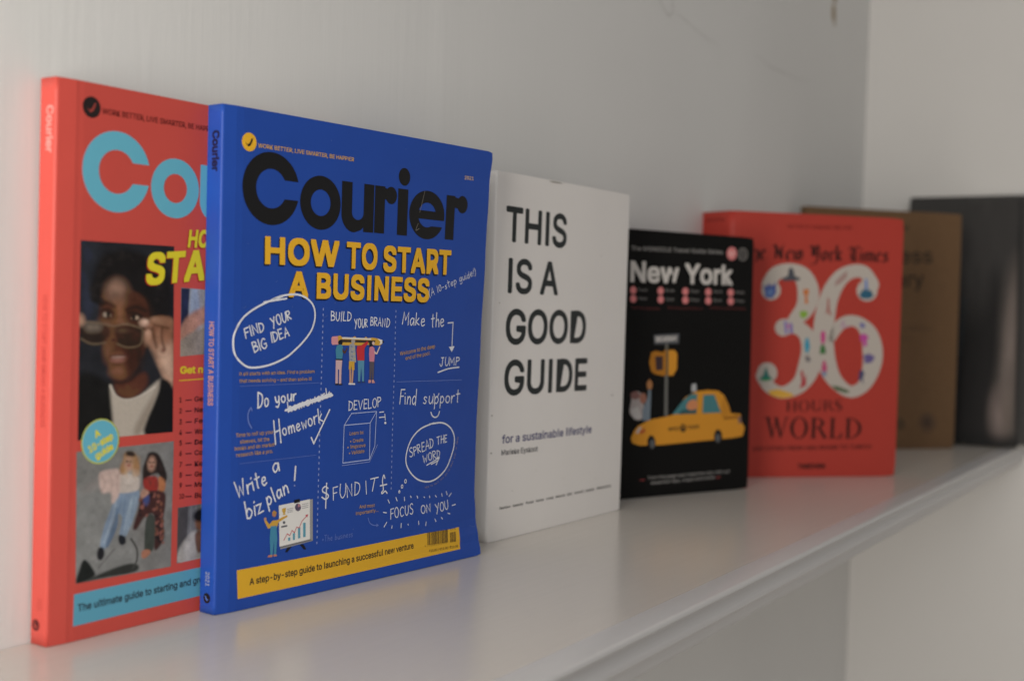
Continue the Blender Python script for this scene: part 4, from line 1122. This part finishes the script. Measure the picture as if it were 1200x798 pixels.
pr = Print(red, 'headline', 3)
for body, a, b, cap in (('HOW TO', (219.6, 290.3), (285, 290.5), 21), ('START', (170, 334.6), (280, 325.4), 38)):
    for off, mt, ly in (((-1.2, 1.2), OXB, 0), ((0, 0), LEMON, 1)):
        pr.text(body, (a[0] + off[0], a[1] + off[1]), (b[0] + off[0], b[1] + off[1]), cap, mt, ly, bold=.045, space=1.02, shear=.16)
pr.build()
pr = Print(red, 'subheading', 3)
pr.text('Get n', (210.8, 438), (237.6, 437), 8.6, ink((.72, .55, .03)), bold=.05); pr.stroke([(210, 446), (250, 443)], .0005, ink((.72, .45, .03)))
pr.build()
pr = Print(red, 'numbered_list', 3)
for k, (y, wd) in enumerate(zip((471.6, 484.4, 497.2, 509.6, 522, 534.2, 547.2, 559.4, 571.6, 584.4), ('Ge', 'Ne', 'Fe', 'Wo', 'De', 'Co', 'Ke', 'Ge', 'Ma', 'Bu'))):
    dy = -.9 * (y - 440) / 100
    n = str(k + 1)
    pr.text(n, (209.6, y), (212.6 if k < 9 else 215, y - .1), 6, RDARK, bold=.02); pr.stroke([(217.4, y - 2.6), (224, y - 3)], .00045, RDARK)
    pr.text(wd, (227.6, y - 1), (237.2, y - 1.6), 6, RDARK, bold=.02)
pr.build()
pr = Print(red, 'sky_blue_strip', 1)
pr.poly([(86.6, 696.2), (280, 654.4), (280, 686.6), (85.3, 733.8)], ink((.11, .36, .50)))
pr.text('The ultimate guide to starting and growing', (90.8, 716.6), (254, 678), 8.8, ink((.02, .03, .045)), 1, bold=.03)
pr.build()
pr = Print(red, 'round_badge', 6)
o = pr.uv((117.3, 517))
pr.ell(o, .0092, .0092, ink((.50, .55, .12)), raw=True, n=40); pr.ell(o, .0086, .0086, SKY, 1, raw=True, n=40)
an = math.radians(24)
def bt(body, dx, dy, wd, cap):
    ca, sa = math.cos(an), math.sin(an)
    A = (o[0] + dx * ca - dy * sa, o[1] + dx * sa + dy * ca); B = (A[0] + wd * ca, A[1] + wd * sa)
    pr.text(body, A, B, 0, ink((.72, .66, .05)), 2, raw=True, capm=cap, bold=.05)
bt('A', -.0016, .0022, .0028, .0030); bt('10-step', -.0064, -.0020, .0126, .0030); bt('guide', -.0046, -.0060, .0092, .0029)
pr.build()
spine_text(red, 'spine_masthead', 'Courier', (52, 124.6), (51.6, 179), .60, .0040, ink((.74, .31, .28)), .03)
spine_text(red, 'spine_title', 'HOW TO START (AND GROW) A BUSINESS', (48, 346), (46, 500), .62, .0026, ink((.36, .03, .025)), .0)
spine_text(red, 'spine_date', '2021', (42.5, 700), (42, 714), .6, .0024, ink((.40, .05, .04)), .0)
logo(red, (42, 732), .0023, ink((.09, .012, .012)), ink((.5, .08, .06)), 'spine', 'spine_emblem')

# ================================================================== the white paperback
WHITE = coated('white_cover_stock', (.78, .755, .73), .45, .03, .05, 30)
white = Book('book', 'white paperback with large black capitals on its cover, standing right of the blue magazine', 'book', None,
             .21298, -.03184, -.03996, -.004, .15878, .21735, .0160, WHITE, WHITE, lambda u, v: hinge(u, .007, .0006) + .0006 * math.sin(max(0, min(1, u / .159)) * 3.14), rad=.0008, step=.008, fold=.010, sr=.0012)
CHAR = ink((.016, .022, .024), .4)
pr = Print(white, 'title')
for body, a, b, cap in (('THIS', (592, 283), (663.6, 291.2), 42.4), ('IS A', (594.6, 343.6), (653.6, 346.4), 41.5), ('GOOD', (591.8, 404), (686, 402.2), 42), ('GUIDE', (590, 464), (687.2, 457.4), 42)):
    pr.text(body, a, b, cap, CHAR, bold=.028)
pr.build()
pr = Print(white, 'subtitle'); pr.text('for a sustainable lifestyle', (588, 519.8), (693, 507), 9.8, ink((.055, .055, .17)), bold=.022); pr.build()
pr = Print(white, 'author_name'); pr.text('Marieke Eyskoot', (587.4, 533.6), (630, 528.6), 6.4, ink((.05, .05, .06)), bold=.02); pr.build()
pr = Print(white, 'subject_list')
ws = ['fashion', 'beauty', 'food', 'home', 'work', 'leisure', 'kids', 'travel', 'people', 'directory']
xs_ = [(585, 598), (601, 613), (616, 625), (628, 637), (640, 648.5), (651, 662), (664.5, 670), (673, 683.5), (686, 696), (699, 716)]
for wd, (xa, xb) in zip(ws, xs_):
    f = lambda x: 597.2 - (x - 585) * 27.2 / 131
    pr.text(wd, (xa, f(xa)), (xb, f(xb)), 3.0, ink((.06, .055, .055)), bold=.03)
pr.build()

GRUB = ink((.42, .40, .37)); rn = random.Random(5)
scuff(white, 'poly', [(643, 212.6), (648, 212.2), (655, 213.6), (660, 215.4), (653, 215.2), (647, 214.2)], GRUB)
for x, y, r in ((576, 487, 1.1), (575, 531, 1.2), (717, 463, 1.2), (585, 355, .8), (704, 300, .6), (660, 560, .5), (600, 575, .6)): scuff(white, 'pell', (x, y), r, r * .8, GRUB, n=9)
for _ in range(10): x, y = rn.uniform(590, 725), rn.uniform(235, 580); scuff(white, 'pell', (x, y), .5, .5, ink((.55, .53, .50)), n=7)

# ================================================================== the black city guide
BLACK = coated('black_cover_stock', (.005, .005, .0048), .6, .1, .03, 40, .12)
black = Book('book', 'black city guide with a yellow taxi drawn on its cover, right of the white paperback', 'book', None,
             .39993, -.01339, -.4183, .01131, .14246, .19728, .0130, BLACK, BLACK, rad=.0018, step=.012, sr=.0012)
GREY = ink((.24, .23, .22)); BONE = ink((.55, .52, .49)); ROSE = ink((.62, .20, .20)); DROSE = ink((.14, .028, .028)); CAB = ink((.60, .26, .025)); CABD = ink((.38, .15, .015)); GLASS = ink((.06, .19, .21))
pr = Print(black, 'series_line'); pr.text('The MONOCLE Travel Guide Series', (739.5, 293.4), (847, 298), 5.2, GREY, bold=.02); pr.build()
pr = Print(black, 'title'); pr.text('New York', (738.6, 330.6), (858.6, 334.4), 25, BONE, bold=.036); pr.build()
pr = Print(black, 'round_stamps', 1)
pr.pell((857.5, 297.3), 5.9, 7.8, ROSE); pr.text('M', (854.6, 301), (860.4, 301), 7, ink((.75, .45, .42)), 1, bold=.02)
pr.pell((870.4, 298.2), 5.8, 7.8, ink((.16, .15, .14))); pr.pell((870.4, 298.2), 4.2, 6.0, ink((.035, .033, .032)), 1); pr.stroke([(868, 302), (870.4, 294), (872.8, 302)], .0008, ink((.18, .17, .16)), 2)
pr.build()
pr = Print(black, 'contents_dots', 1)
lab = iter(('Food', 'Hotels', 'Drink', 'Essays', 'Shops', 'Design', 'Art', 'Sport', 'Walks', 'Maps'))
for x in (55, 303, 527, 735, 938):
    for y in (0, 78):
        px, py = 735 + x / 7.74, 280 + (465 + y + (x - 55) * .025) / 7.74
        pr.pell((px, py), 3.7, 4.5, ROSE); pr.text(next(lab), (px + 6, py + 1), (px + 16, py + 1.3), 3.2, GREY)
cc = crop(720, 260, 4.694)
for a, b, body in ((95, 250, 'Plus: the best neighbourhoods'), (292, 485, 'Where to eat, sleep and shop now'), (520, 722, 'Architecture, culture and design')):
    pr.text(body, cc((a, 478))[0], cc((b, 484))[0], 3.0, DROSE)
pr.build()
pr = Print(black, 'taxi_drawing', 2)
cc = crop(735, 380, 4.987)
def pg(pts, mt, ly=0, sm_=False): pr.poly(cc(*pts), mt, ly, sm_)
def pe(c, rx, ry, mt, ly=0): pr.pell(cc(c)[0], rx / 4.987, ry / 4.987, mt, ly)
pg([(222, 112), (238, 112), (236, 535), (216, 535)], ink((.13, .13, .12)))
pg([(154, 62), (304, 54), (300, 112), (158, 118)], ink((.085, .09, .10)), 1); q = cc((166, 104), (292, 98)); pr.text('BROADWAY', q[0], q[1], 6.5, BONE, 2, bold=.04)
pg([(140, 165), (165, 155), (210, 165), (218, 150), (275, 150), (292, 170), (290, 260), (268, 300), (200, 300), (160, 290), (140, 275), (128, 225)], CABD, 1)
pg([(240, 152), (276, 152), (290, 172), (288, 258), (266, 296), (240, 298)], CAB, 2); pg([(162, 188), (208, 186), (208, 266), (168, 270)], ink((.045, .026, .03)), 2); pg([(228, 130), (240, 130), (238, 300), (226, 300)], ink((.11, .095, .06)), 3)
pg([(15, 520), (22, 450), (30, 400), (70, 395), (95, 440), (90, 540), (60, 560)], ink((.36, .32, .31)), 1, True); pe((46, 415), 28, 24, ink((.20, .10, .09)), 2); pe((92, 432), 20, 32, ink((.30, .13, .09)), 2); pg([(18, 500), (60, 480), (84, 545), (40, 556)], ink((.46, .44, .43)), 3)
pg([(88, 500), (118, 430), (124, 380), (138, 382), (136, 470), (132, 560), (88, 565)], ink((.16, .20, .24)), 2); pg([(112, 345), (130, 318), (148, 345), (142, 378), (118, 380)], ink((.36, .16, .06)), 2)
pg([(20, 668), (40, 620), (62, 594), (130, 558), (220, 540), (270, 528), (335, 430), (400, 392), (470, 384), (530, 388), (565, 415), (590, 470), (605, 520), (660, 524), (668, 570), (686, 605), (672, 652), (610, 664), (420, 682), (200, 704), (70, 708), (30, 694)], CAB, 1)
pg([(560, 415), (600, 520), (560, 545), (540, 520)], ink((.50, .21, .02)), 2); pg([(262, 526), (330, 440), (372, 408), (408, 404), (404, 520)], GLASS, 2); pg([(438, 520), (444, 412), (508, 410), (548, 515)], GLASS, 2)
pg([(320, 500), (400, 490), (404, 522), (300, 526)], ink((.03, .09, .10)), 3); pg([(345, 480), (360, 450), (395, 440), (412, 470), (398, 495), (362, 500)], ink((.55, .22, .10)), 4, True)
pg([(376, 350), (402, 346), (404, 390), (374, 394)], ink((.40, .41, .42)), 2); pg([(408, 400), (440, 396), (436, 525), (406, 525)], CAB, 3)
pe((140, 690), 24, 42, ink((.010, .010, .010)), 3); pe((146, 698), 14, 26, ink((.10, .105, .11)), 4); pe((530, 655), 24, 42, ink((.010, .010, .010)), 3); pe((528, 664), 13, 25, ink((.10, .105, .11)), 4)
q = cc((240, 624), (302, 620), (350, 614), (418, 607)); pr.text('NYC', q[0], q[1], 4.4, ink((.03, .022, .012)), 2, bold=.04); pr.text('TAXI', q[2], q[3], 4.4, ink((.03, .022, .012)), 2, bold=.04); pe((326, 606), 18, 24, ink((.03, .022, .012)), 2); q = cc((318, 618), (334, 617)); pr.text('T', q[0], q[1], 5, CAB, 3, bold=.05)
pg([(48, 632), (70, 598), (84, 600), (62, 640)], ink((.46, .42, .40)), 3); pg([(70, 625), (100, 605), (108, 625), (80, 645)], ink((.42, .10, .03)), 2); pg([(645, 545), (664, 535), (668, 575), (650, 580)], ink((.20, .12, .10)), 3); pg([(560, 540), (650, 530), (652, 548), (565, 558)], ink((.33, .13, .012)), 2)
pr.build()
pr = Print(black, 'cover_line'); cc = crop(720, 420, 4.435)
q = cc((172, 628), (600, 592), (190, 654), (520, 624))
pr.text('Turn the page and meet the city with our', q[0], q[1], 3.8, ink((.30, .29, .28)), bold=.01); pr.text('essential tips, maps and more', q[2], q[3], 3.8, ink((.30, .29, .28)), bold=.01)
pr.stroke(cc((135, 632), (155, 630)), .0008, ink((.3, .05, .05))); pr.stroke(cc((530, 618), (548, 616)), .0008, ink((.3, .05, .05)))
pr.build()

# ================================================================== the thick red guide
CORAL = coated('red_linen_cover', (.40, .044, .031), .5, .05, .04, 50)
nyt = Book('book', 'thick red guide with a giant white 36 filled with tiny drawings on its cover', 'book', None,
           .5765, -.0321, -.77437, .00035, .16043, .22319, .0400, CORAL, coated('red_linen_spine', (.40, .040, .028), .5, .05, .04, 50), lambda u, v: hinge(u, .010, .0006), rad=.003, step=.012, fold=.012, sr=.0035, board=.0012, shear=.36)
INK2 = ink((.035, .010, .009), .45)
pr = Print(nyt, 'editor_line'); pr.text('EDITED BY BARBARA IRELAND', (923, 267.8), (998, 269.4), 4.6, ink((.16, .016, .012)), bold=.01); pr.build()
# blackletter, drawn with a broad nib
BL = {
 'T': (.62, [[(.02, .74), (.1, .92), (.3, .84), (.5, .97), (.62, .88)], [(.3, .84), (.16, .5), (.2, .12), (.42, .02), (.58, .2)], [(.4, .8), (.38, .12)]]),
 'h': (.44, [[(.08, 1), (.08, .04)], [(.08, .5), (.26, .62), (.38, .5), (.38, .1), (.3, -.16)]]),
 'e': (.36, [[(.30, .08), (.14, .0), (.06, .16), (.06, .48), (.2, .62), (.32, .5), (.1, .3)]]),
 'N': (.74, [[(.02, .8), (.14, .96), (.22, .8), (.2, .1), (.08, .0)], [(.16, .92), (.56, .06)], [(.54, .04), (.54, .8), (.7, .96)]]),
 'w': (.6, [[(.04, .6), (.1, .5), (.1, .1), (.2, .02), (.32, .12)], [(.32, .6), (.32, .1), (.42, .02), (.54, .14), (.54, .48), (.46, .64)]]),
 'Y': (.66, [[(.02, .84), (.12, .96), (.2, .8), (.2, .4), (.32, .3)], [(.44, .98), (.56, .84), (.52, .2), (.4, -.2), (.12, -.24)], [(.34, .9), (.34, .3)]]),
 'o': (.4, [[(.2, .62), (.06, .5), (.06, .12), (.18, .0), (.32, .12), (.32, .5), (.2, .62)]]),
 'r': (.34, [[(.04, .56), (.1, .5), (.1, .06), (.16, .0)], [(.1, .5), (.22, .62), (.32, .52)]]),
 'k': (.42, [[(.08, 1), (.08, .02)], [(.08, .4), (.28, .62), (.34, .5), (.14, .36), (.34, .04), (.42, .08)]]),
 'i': (.2, [[(.02, .56), (.09, .5), (.09, .06), (.18, .04)], [(.06, .82), (.12, .76)]]),
 'm': (.66, [[(.02, .56), (.08, .5), (.08, .02)], [(.08, .5), (.22, .62), (.32, .5), (.32, .02)], [(.32, .5), (.46, .62), (.56, .5), (.56, .06), (.64, .04)]]),
 's': (.36, [[(.32, .5), (.2, .62), (.06, .48), (.3, .22), (.28, .04), (.12, .0), (.02, .1)]]),
}
def blackletter(pr, body, a, b, cap, mat):
    A, B = pr.uv(a), pr.uv(b); T = pr.uv((a[0], a[1] - cap)); ch_ = math.hypot(T[0] - A[0], T[1] - A[1])
    tot = sum((.34 if c_ == ' ' else BL[c_][0] + .06) for c_ in body) - .06
    L = math.hypot(B[0] - A[0], B[1] - A[1]); k = L / tot; an = math.atan2(B[1] - A[1], B[0] - A[0]); ca, sa = math.cos(an), math.sin(an)
    x = 0
    for c_ in body:
        if c_ == ' ': x += .34; continue
        for st in BL[c_][1]:
            P = [(A[0] + (x + px) * k * ca - py * ch_ * sa, A[1] + (x + px) * k * sa + py * ch_ * ca) for px, py in st]
            pr.stroke(P, 0, mat, 0, raw=True, nib=(.075 * k, .045 * ch_))
            pr.stroke(P, .028 * k, mat, 0, raw=True)
        x += BL[c_][0] + .06
pr = Print(nyt, 'newspaper_nameplate'); blackletter(pr, 'The New York Times', (866.5, 303.4), (1040.5, 307.4), 18.5, INK2); pr.build()
# the big numerals
IV = ink((.46, .415, .37)); cc = crop(880, 300, 4.43)
pr = Print(nyt, 'numerals', 1)
def big(pts, wds):
    P = [pr.uv(p) for p in cc(*pts)]
    k = .00050 / 4.43 * 1.52
    pr.stroke(P, 0, IV, 0, smooth=True, raw=True, widths=[w_ * k * .95 for w_ in wds])
def ball(c_, r): pr.pell(cc(c_)[0], r / 4.43, r * 1.03 / 4.43, IV)
big(((92, 150), (130, 92), (205, 74), (270, 110), (298, 190), (280, 270), (225, 335)), (80, 74, 70, 100, 122, 105, 75)); ball((104, 178), 50)
big(((165, 372), (225, 366), (280, 400), (312, 480), (300, 580), (250, 668), (165, 708), (95, 678), (62, 620)), (90, 74, 80, 112, 124, 90, 62, 66, 80)); ball((164, 372), 40); ball((84, 606), 52)
big(((630, 150), (590, 88), (530, 80), (462, 118), (408, 210), (382, 330), (376, 450), (394, 560), (440, 650), (515, 704), (585, 672), (622, 590), (632, 500), (614, 410), (566, 350), (505, 336), (455, 366), (420, 430)),
    (80, 70, 70, 88, 104, 116, 118, 108, 80, 62, 70, 102, 118, 100, 64, 56, 60, 40)); ball((602, 180), 54)
pr.build()
pr = Print(nyt, 'numeral_drawings', 4)
def pg(pts, rgb, ly=0): pr.poly(cc(*pts), ink(rgb), ly)
def pe(c_, rx, ry, rgb, ly=0): pr.pell(cc(c_)[0], rx / 4.43, ry / 4.43, ink(rgb), ly)
pg([(66, 150), (84, 160), (94, 138), (106, 158), (128, 136), (130, 190), (112, 218), (74, 216)], (.06, .09, .28)); pg([(80, 175), (118, 170), (110, 205), (84, 208)], (.12, .2, .4), 1)
pg([(158, 118), (190, 104), (196, 68), (210, 58), (222, 78), (226, 104), (258, 116), (246, 128), (170, 130)], (.07, .075, .09))
pg([(272, 172), (302, 172), (298, 200), (292, 206), (296, 248), (278, 248), (280, 206), (270, 196)], (.52, .17, .05)); pg([(250, 292), (268, 284), (290, 288), (296, 302), (276, 326), (258, 318)], (.22, .38, .05))
pg([(170, 340), (186, 336), (190, 404), (176, 404)], (.22, .18, .42)); pg([(200, 345), (214, 350), (218, 400), (200, 402)], (.20, .16, .40)); pe((194, 365), 8, 12, (.5, .2, .3), 1)
pg([(284, 425), (298, 425), (306, 470), (296, 505), (282, 500), (276, 460)], (.05, .28, .40)); pg([(278, 520), (300, 518), (312, 545), (288, 552)], (.16, .15, .16)); pg([(256, 600), (268, 590), (276, 640), (286, 610), (286, 670), (252, 690), (262, 650)], (.40, .05, .06))
pg([(40, 640), (62, 620), (78, 574), (92, 618), (112, 640), (76, 650)], (.03, .16, .14)); pg([(52, 636), (104, 636), (92, 646), (60, 646)], (.04, .26, .08), 1); pg([(88, 700), (140, 690), (212, 712), (222, 728), (160, 738), (104, 724)], (.62, .36, .06))
pg([(480, 90), (500, 76), (498, 112), (470, 138), (432, 160), (440, 130)], (.36, .24, .22)); pg([(398, 215), (406, 220), (408, 280), (420, 310), (406, 306), (400, 290), (384, 306), (392, 280)], (.36, .13, .11))
pg([(368, 388), (384, 392), (386, 430), (378, 458), (364, 452), (360, 410)], (.50, .06, .22)); pg([(360, 470), (372, 454), (386, 476), (388, 508), (356, 508)], (.05, .16, .05)); pg([(374, 540), (386, 545), (396, 580), (390, 610), (372, 620), (364, 585)], (.46, .08, .18)); pg([(366, 600), (392, 600), (388, 625), (370, 625)], (.18, .24, .36), 1)
pg([(416, 672), (450, 676), (512, 700), (498, 712), (440, 696)], (.07, .11, .05)); pg([(556, 650), (562, 600), (575, 588), (590, 610), (580, 630), (584, 668), (570, 640)], (.06, .06, .14)); pg([(578, 520), (610, 506), (640, 520), (640, 536), (630, 540), (628, 554), (586, 556), (590, 536)], (.13, .10, .26))
pg([(566, 410), (586, 400), (612, 420), (600, 440), (602, 468), (582, 470), (580, 445), (566, 438)], (.46, .07, .30)); pg([(560, 350), (582, 346), (596, 366), (572, 378)], (.16, .16, .34)); pg([(462, 380), (468, 340), (490, 330), (484, 360), (520, 362), (500, 372), (480, 370)], (.42, .30, .36))
pg([(560, 205), (580, 175), (590, 178), (596, 120), (604, 180), (618, 174), (636, 205), (618, 222), (580, 222)], (.03, .11, .18)); pg([(592, 118), (602, 118), (606, 172), (590, 172)], (.12, .22, .50), 1)
pr.build()
# roman capitals: heavy stems, hairlines, slab-free serifs
def roman(pr, body, a, b, cap, mat, wt=.15):
    A, B = pr.uv(a), pr.uv(b); T = pr.uv((a[0], a[1] - cap)); hh = math.hypot(T[0] - A[0], T[1] - A[1])
    adv = {'H': .86, 'O': .86, 'U': .82, 'R': .82, 'S': .56, 'W': 1.12, 'L': .68, 'D': .84}
    tot = sum(adv[c_] for c_ in body) + .07 * (len(body) - 1); L = math.hypot(B[0] - A[0], B[1] - A[1]); k = L / tot
    an = math.atan2(B[1] - A[1], B[0] - A[0]); ca, sa = math.cos(an), math.sin(an)
    x0 = 0
    def T_(px, py): return (A[0] + (x0 + px) * k * ca - py * hh * sa, A[1] + (x0 + px) * k * sa + py * hh * ca)
    def P(*pts): pr.poly([T_(*q) for q in pts], mat, raw=True)
    def stem(x, w_=wt, y0=0, y1=1, s0=1, s1=1):
        P((x, y0), (x + w_, y0), (x + w_, y1), (x, y1))
        if s0: P((x - .09, y0), (x + w_ + .09, y0), (x + w_ + .02, y0 + .045), (x - .02, y0 + .045))
        if s1: P((x - .09, y1), (x - .02, y1 - .045), (x + w_ + .02, y1 - .045), (x + w_ + .09, y1))
    def ring_(cx, cy, rx, ry, a0=0, a1=360, n=28):
        o = [T_(cx + rx * math.cos(math.radians(a0 + (a1 - a0) * i / n)), cy + ry * math.sin(math.radians(a0 + (a1 - a0) * i / n))) for i in range(n + 1)]
        q = [T_(cx + max(.01, rx - wt) * math.cos(math.radians(a0 + (a1 - a0) * i / n)), cy + (ry - .05) * math.sin(math.radians(a0 + (a1 - a0) * i / n))) for i in range(n + 1)]
        pr.add(o + q, [(i, i + 1, n + 2 + i, n + 1 + i) for i in range(n)], mat)
    for c_ in body:
        if c_ == 'H': stem(.1); stem(.61); P((.2, .48), (.66, .48), (.66, .53), (.2, .53))
        elif c_ == 'O': ring_(.43, .5, .42, .53)
        elif c_ == 'D': stem(.1); ring_(.24, .5, .58, .5, -90, 90)
        elif c_ == 'L': stem(.1); P((.2, 0), (.62, 0), (.66, .3), (.6, .3), (.5, .05), (.2, .05))
        elif c_ == 'U': stem(.1, y0=.3, s0=0); stem(.68, .05, y0=.3, s0=0); ring_(.415, .32, .315, .35, 180, 360)
        elif c_ == 'R': stem(.1); ring_(.24, .74, .44, .26, -90, 90); P((.38, .5), (.54, .5), (.84, 0), (.66, 0))
        elif c_ == 'S': pr.stroke([T_(*q) for q in ((.5, .78), (.4, .97), (.2, .96), (.08, .76), (.2, .58), (.42, .42), (.5, .24), (.36, .03), (.16, .03), (.06, .24))], 0, mat, smooth=True, raw=True, widths=[w_ * k for w_ in (.05, .05, .08, .13, .17, .17, .13, .08, .05, .05)])
        elif c_ == 'W':
            P((.06, 1), (.22, 1), (.42, .1), (.34, 0)); P((.34, 0), (.4, 0), (.58, 1), (.53, 1)); P((.44, 1), (.6, 1), (.82, .1), (.74, 0)); P((.74, 0), (.8, 0), (1.04, 1), (.98, 1))
            P((-.02, 1), (.3, 1), (.3, .955), (-.02, .955)); P((.9, 1), (1.14, 1), (1.14, .955), (.9, .955))
        x0 += adv[c_] + .07
pr = Print(nyt, 'title_words'); roman(pr, 'HOURS', (920.5, 482.4), (986.5, 481.2), 12.8, ink((.055, .012, .010)), .16); roman(pr, 'WORLD', (895, 513), (1009.4, 514), 24.5, INK2, .16)
pr.text('150 CITIES FROM ABU DHABI TO ZURICH', (881.5, 528.4), (1020.8, 525.6), 5.2, INK2, bold=.02)
pr.build()
pr = Print(nyt, 'publisher_line'); pr.text('TASCHEN', (934.4, 549.2), (966.6, 549), 6.2, INK2, bold=.06); pr.build()
pr = Print(nyt, 'spine_lettering', 1, 'spine')
A_, B_ = (.030, nyt.h - .0085), (.009, nyt.h - .0085)
V, Fc, x0, x1 = text_mesh('The New York Times')
pr.add([(A_[0] - (x - x0) / (x1 - x0) * .022, A_[1] + y / CAPH * .0036) for x, y in V], Fc, ink((.12, .014, .012))); pr.build()

# ================================================================== the kraft book
KRAFT = coated('kraft_cover_board', (.160, .092, .046), .7, .12, .06, 120, .2)
bx, by = .9615, -.1362
kyaw = math.atan2(-.1362 + .0125, .9615 - .826)
brown = Book('book', 'brown kraft-board book with dark lettering, partly hidden by the thick red guide', 'book', None,
             .826, -.0125, kyaw, .002, math.hypot(.1355, .1237), .2479, .0125, KRAFT, KRAFT, rad=.002, step=.02, sr=.0015, board=.0015)
KI = ink((.045, .030, .020), .6)
pr = Print(brown, 'title'); pr.text('The', (1046, 271), (1064.5, 271), 9, KI, bold=.01); pr.text('Business', (990, 308.6), (1092.8, 308.6), 18, KI, bold=.02); pr.text('Diary', (1030, 337), (1082.8, 336), 18, KI, bold=.02)
pr.build()
pr = Print(brown, 'subtitle'); pr.text('Notes for an honest working year', (1000, 388), (1094, 387), 5, ink((.10, .062, .036), .6)); pr.text('by hand', (1046, 399), (1066, 398.6), 5, ink((.10, .062, .036), .6)); pr.build()
pr = Print(brown, 'round_emblem', 1)
pr.pell((1086.5, 494.8), 10, 11.5, ink((.085, .055, .036), .6)); pr.pell((1086.5, 494.8), 8.6, 10, ink((.14, .082, .045), .6), 1); pr.pell((1086.5, 494.8), 6, 7, ink((.08, .05, .034), .6), 2)
pr.pell((1055, 497), 6, 7, ink((.10, .062, .034), .6)); pr.build()

# ================================================================== the dark book against the end wall
DARK = coated('dark_gloss_cover', (.046, .044, .042), .25, .1, .02, 20, .35)
dx, dy_ = 1.0000, -.0520
dark = Book('book', 'large dark book leaning on the end wall at the far right', 'book', None,
            dx, dy_, -math.pi / 2 - .01, .28, .151, .2835, .0190, DARK, DARK, rad=.001, step=.02, sr=.0015, board=.002)
c = Canvas(86, 118, (.034, .032, .031))  # soft grey tones over the cover, paler low on the right
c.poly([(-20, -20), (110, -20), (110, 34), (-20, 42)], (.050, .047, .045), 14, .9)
c.poly([(-20, 60), (30, 56), (48, 36), (60, 50), (50, 130), (-20, 130)], (.015, .014, .014), 10, .9)  # left side darkened: the kraft book's shadow painted into the cover
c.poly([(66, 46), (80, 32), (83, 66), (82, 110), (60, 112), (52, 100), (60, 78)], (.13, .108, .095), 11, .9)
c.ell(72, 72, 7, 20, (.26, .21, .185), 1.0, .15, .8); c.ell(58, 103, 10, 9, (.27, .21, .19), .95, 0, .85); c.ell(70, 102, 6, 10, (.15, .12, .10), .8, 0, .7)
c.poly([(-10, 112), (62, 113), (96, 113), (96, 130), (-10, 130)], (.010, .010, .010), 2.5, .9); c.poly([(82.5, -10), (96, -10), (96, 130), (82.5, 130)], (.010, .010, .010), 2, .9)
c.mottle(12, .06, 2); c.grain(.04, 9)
Print(dark, 'cover_tones').photo([(1127, 240), (1197.6, 235), (1192.6, 524), (1119.5, 519.5)], c.a)
pr = Print(dark, 'side_lettering', 4)
V, Fc, x0, x1 = text_mesh('PHOTOGRAPHS 1990 - 2020', .0)
q0 = pr.uv((1134, 350)); q1 = pr.uv((1130, 480))
pr.add([(q0[0] - y / CAPH * .006, q0[1] - (x - x0) / (x1 - x0) * (q0[1] - q1[1])) for x, y in V], Fc, ink((.045, .058, .065))); pr.build()
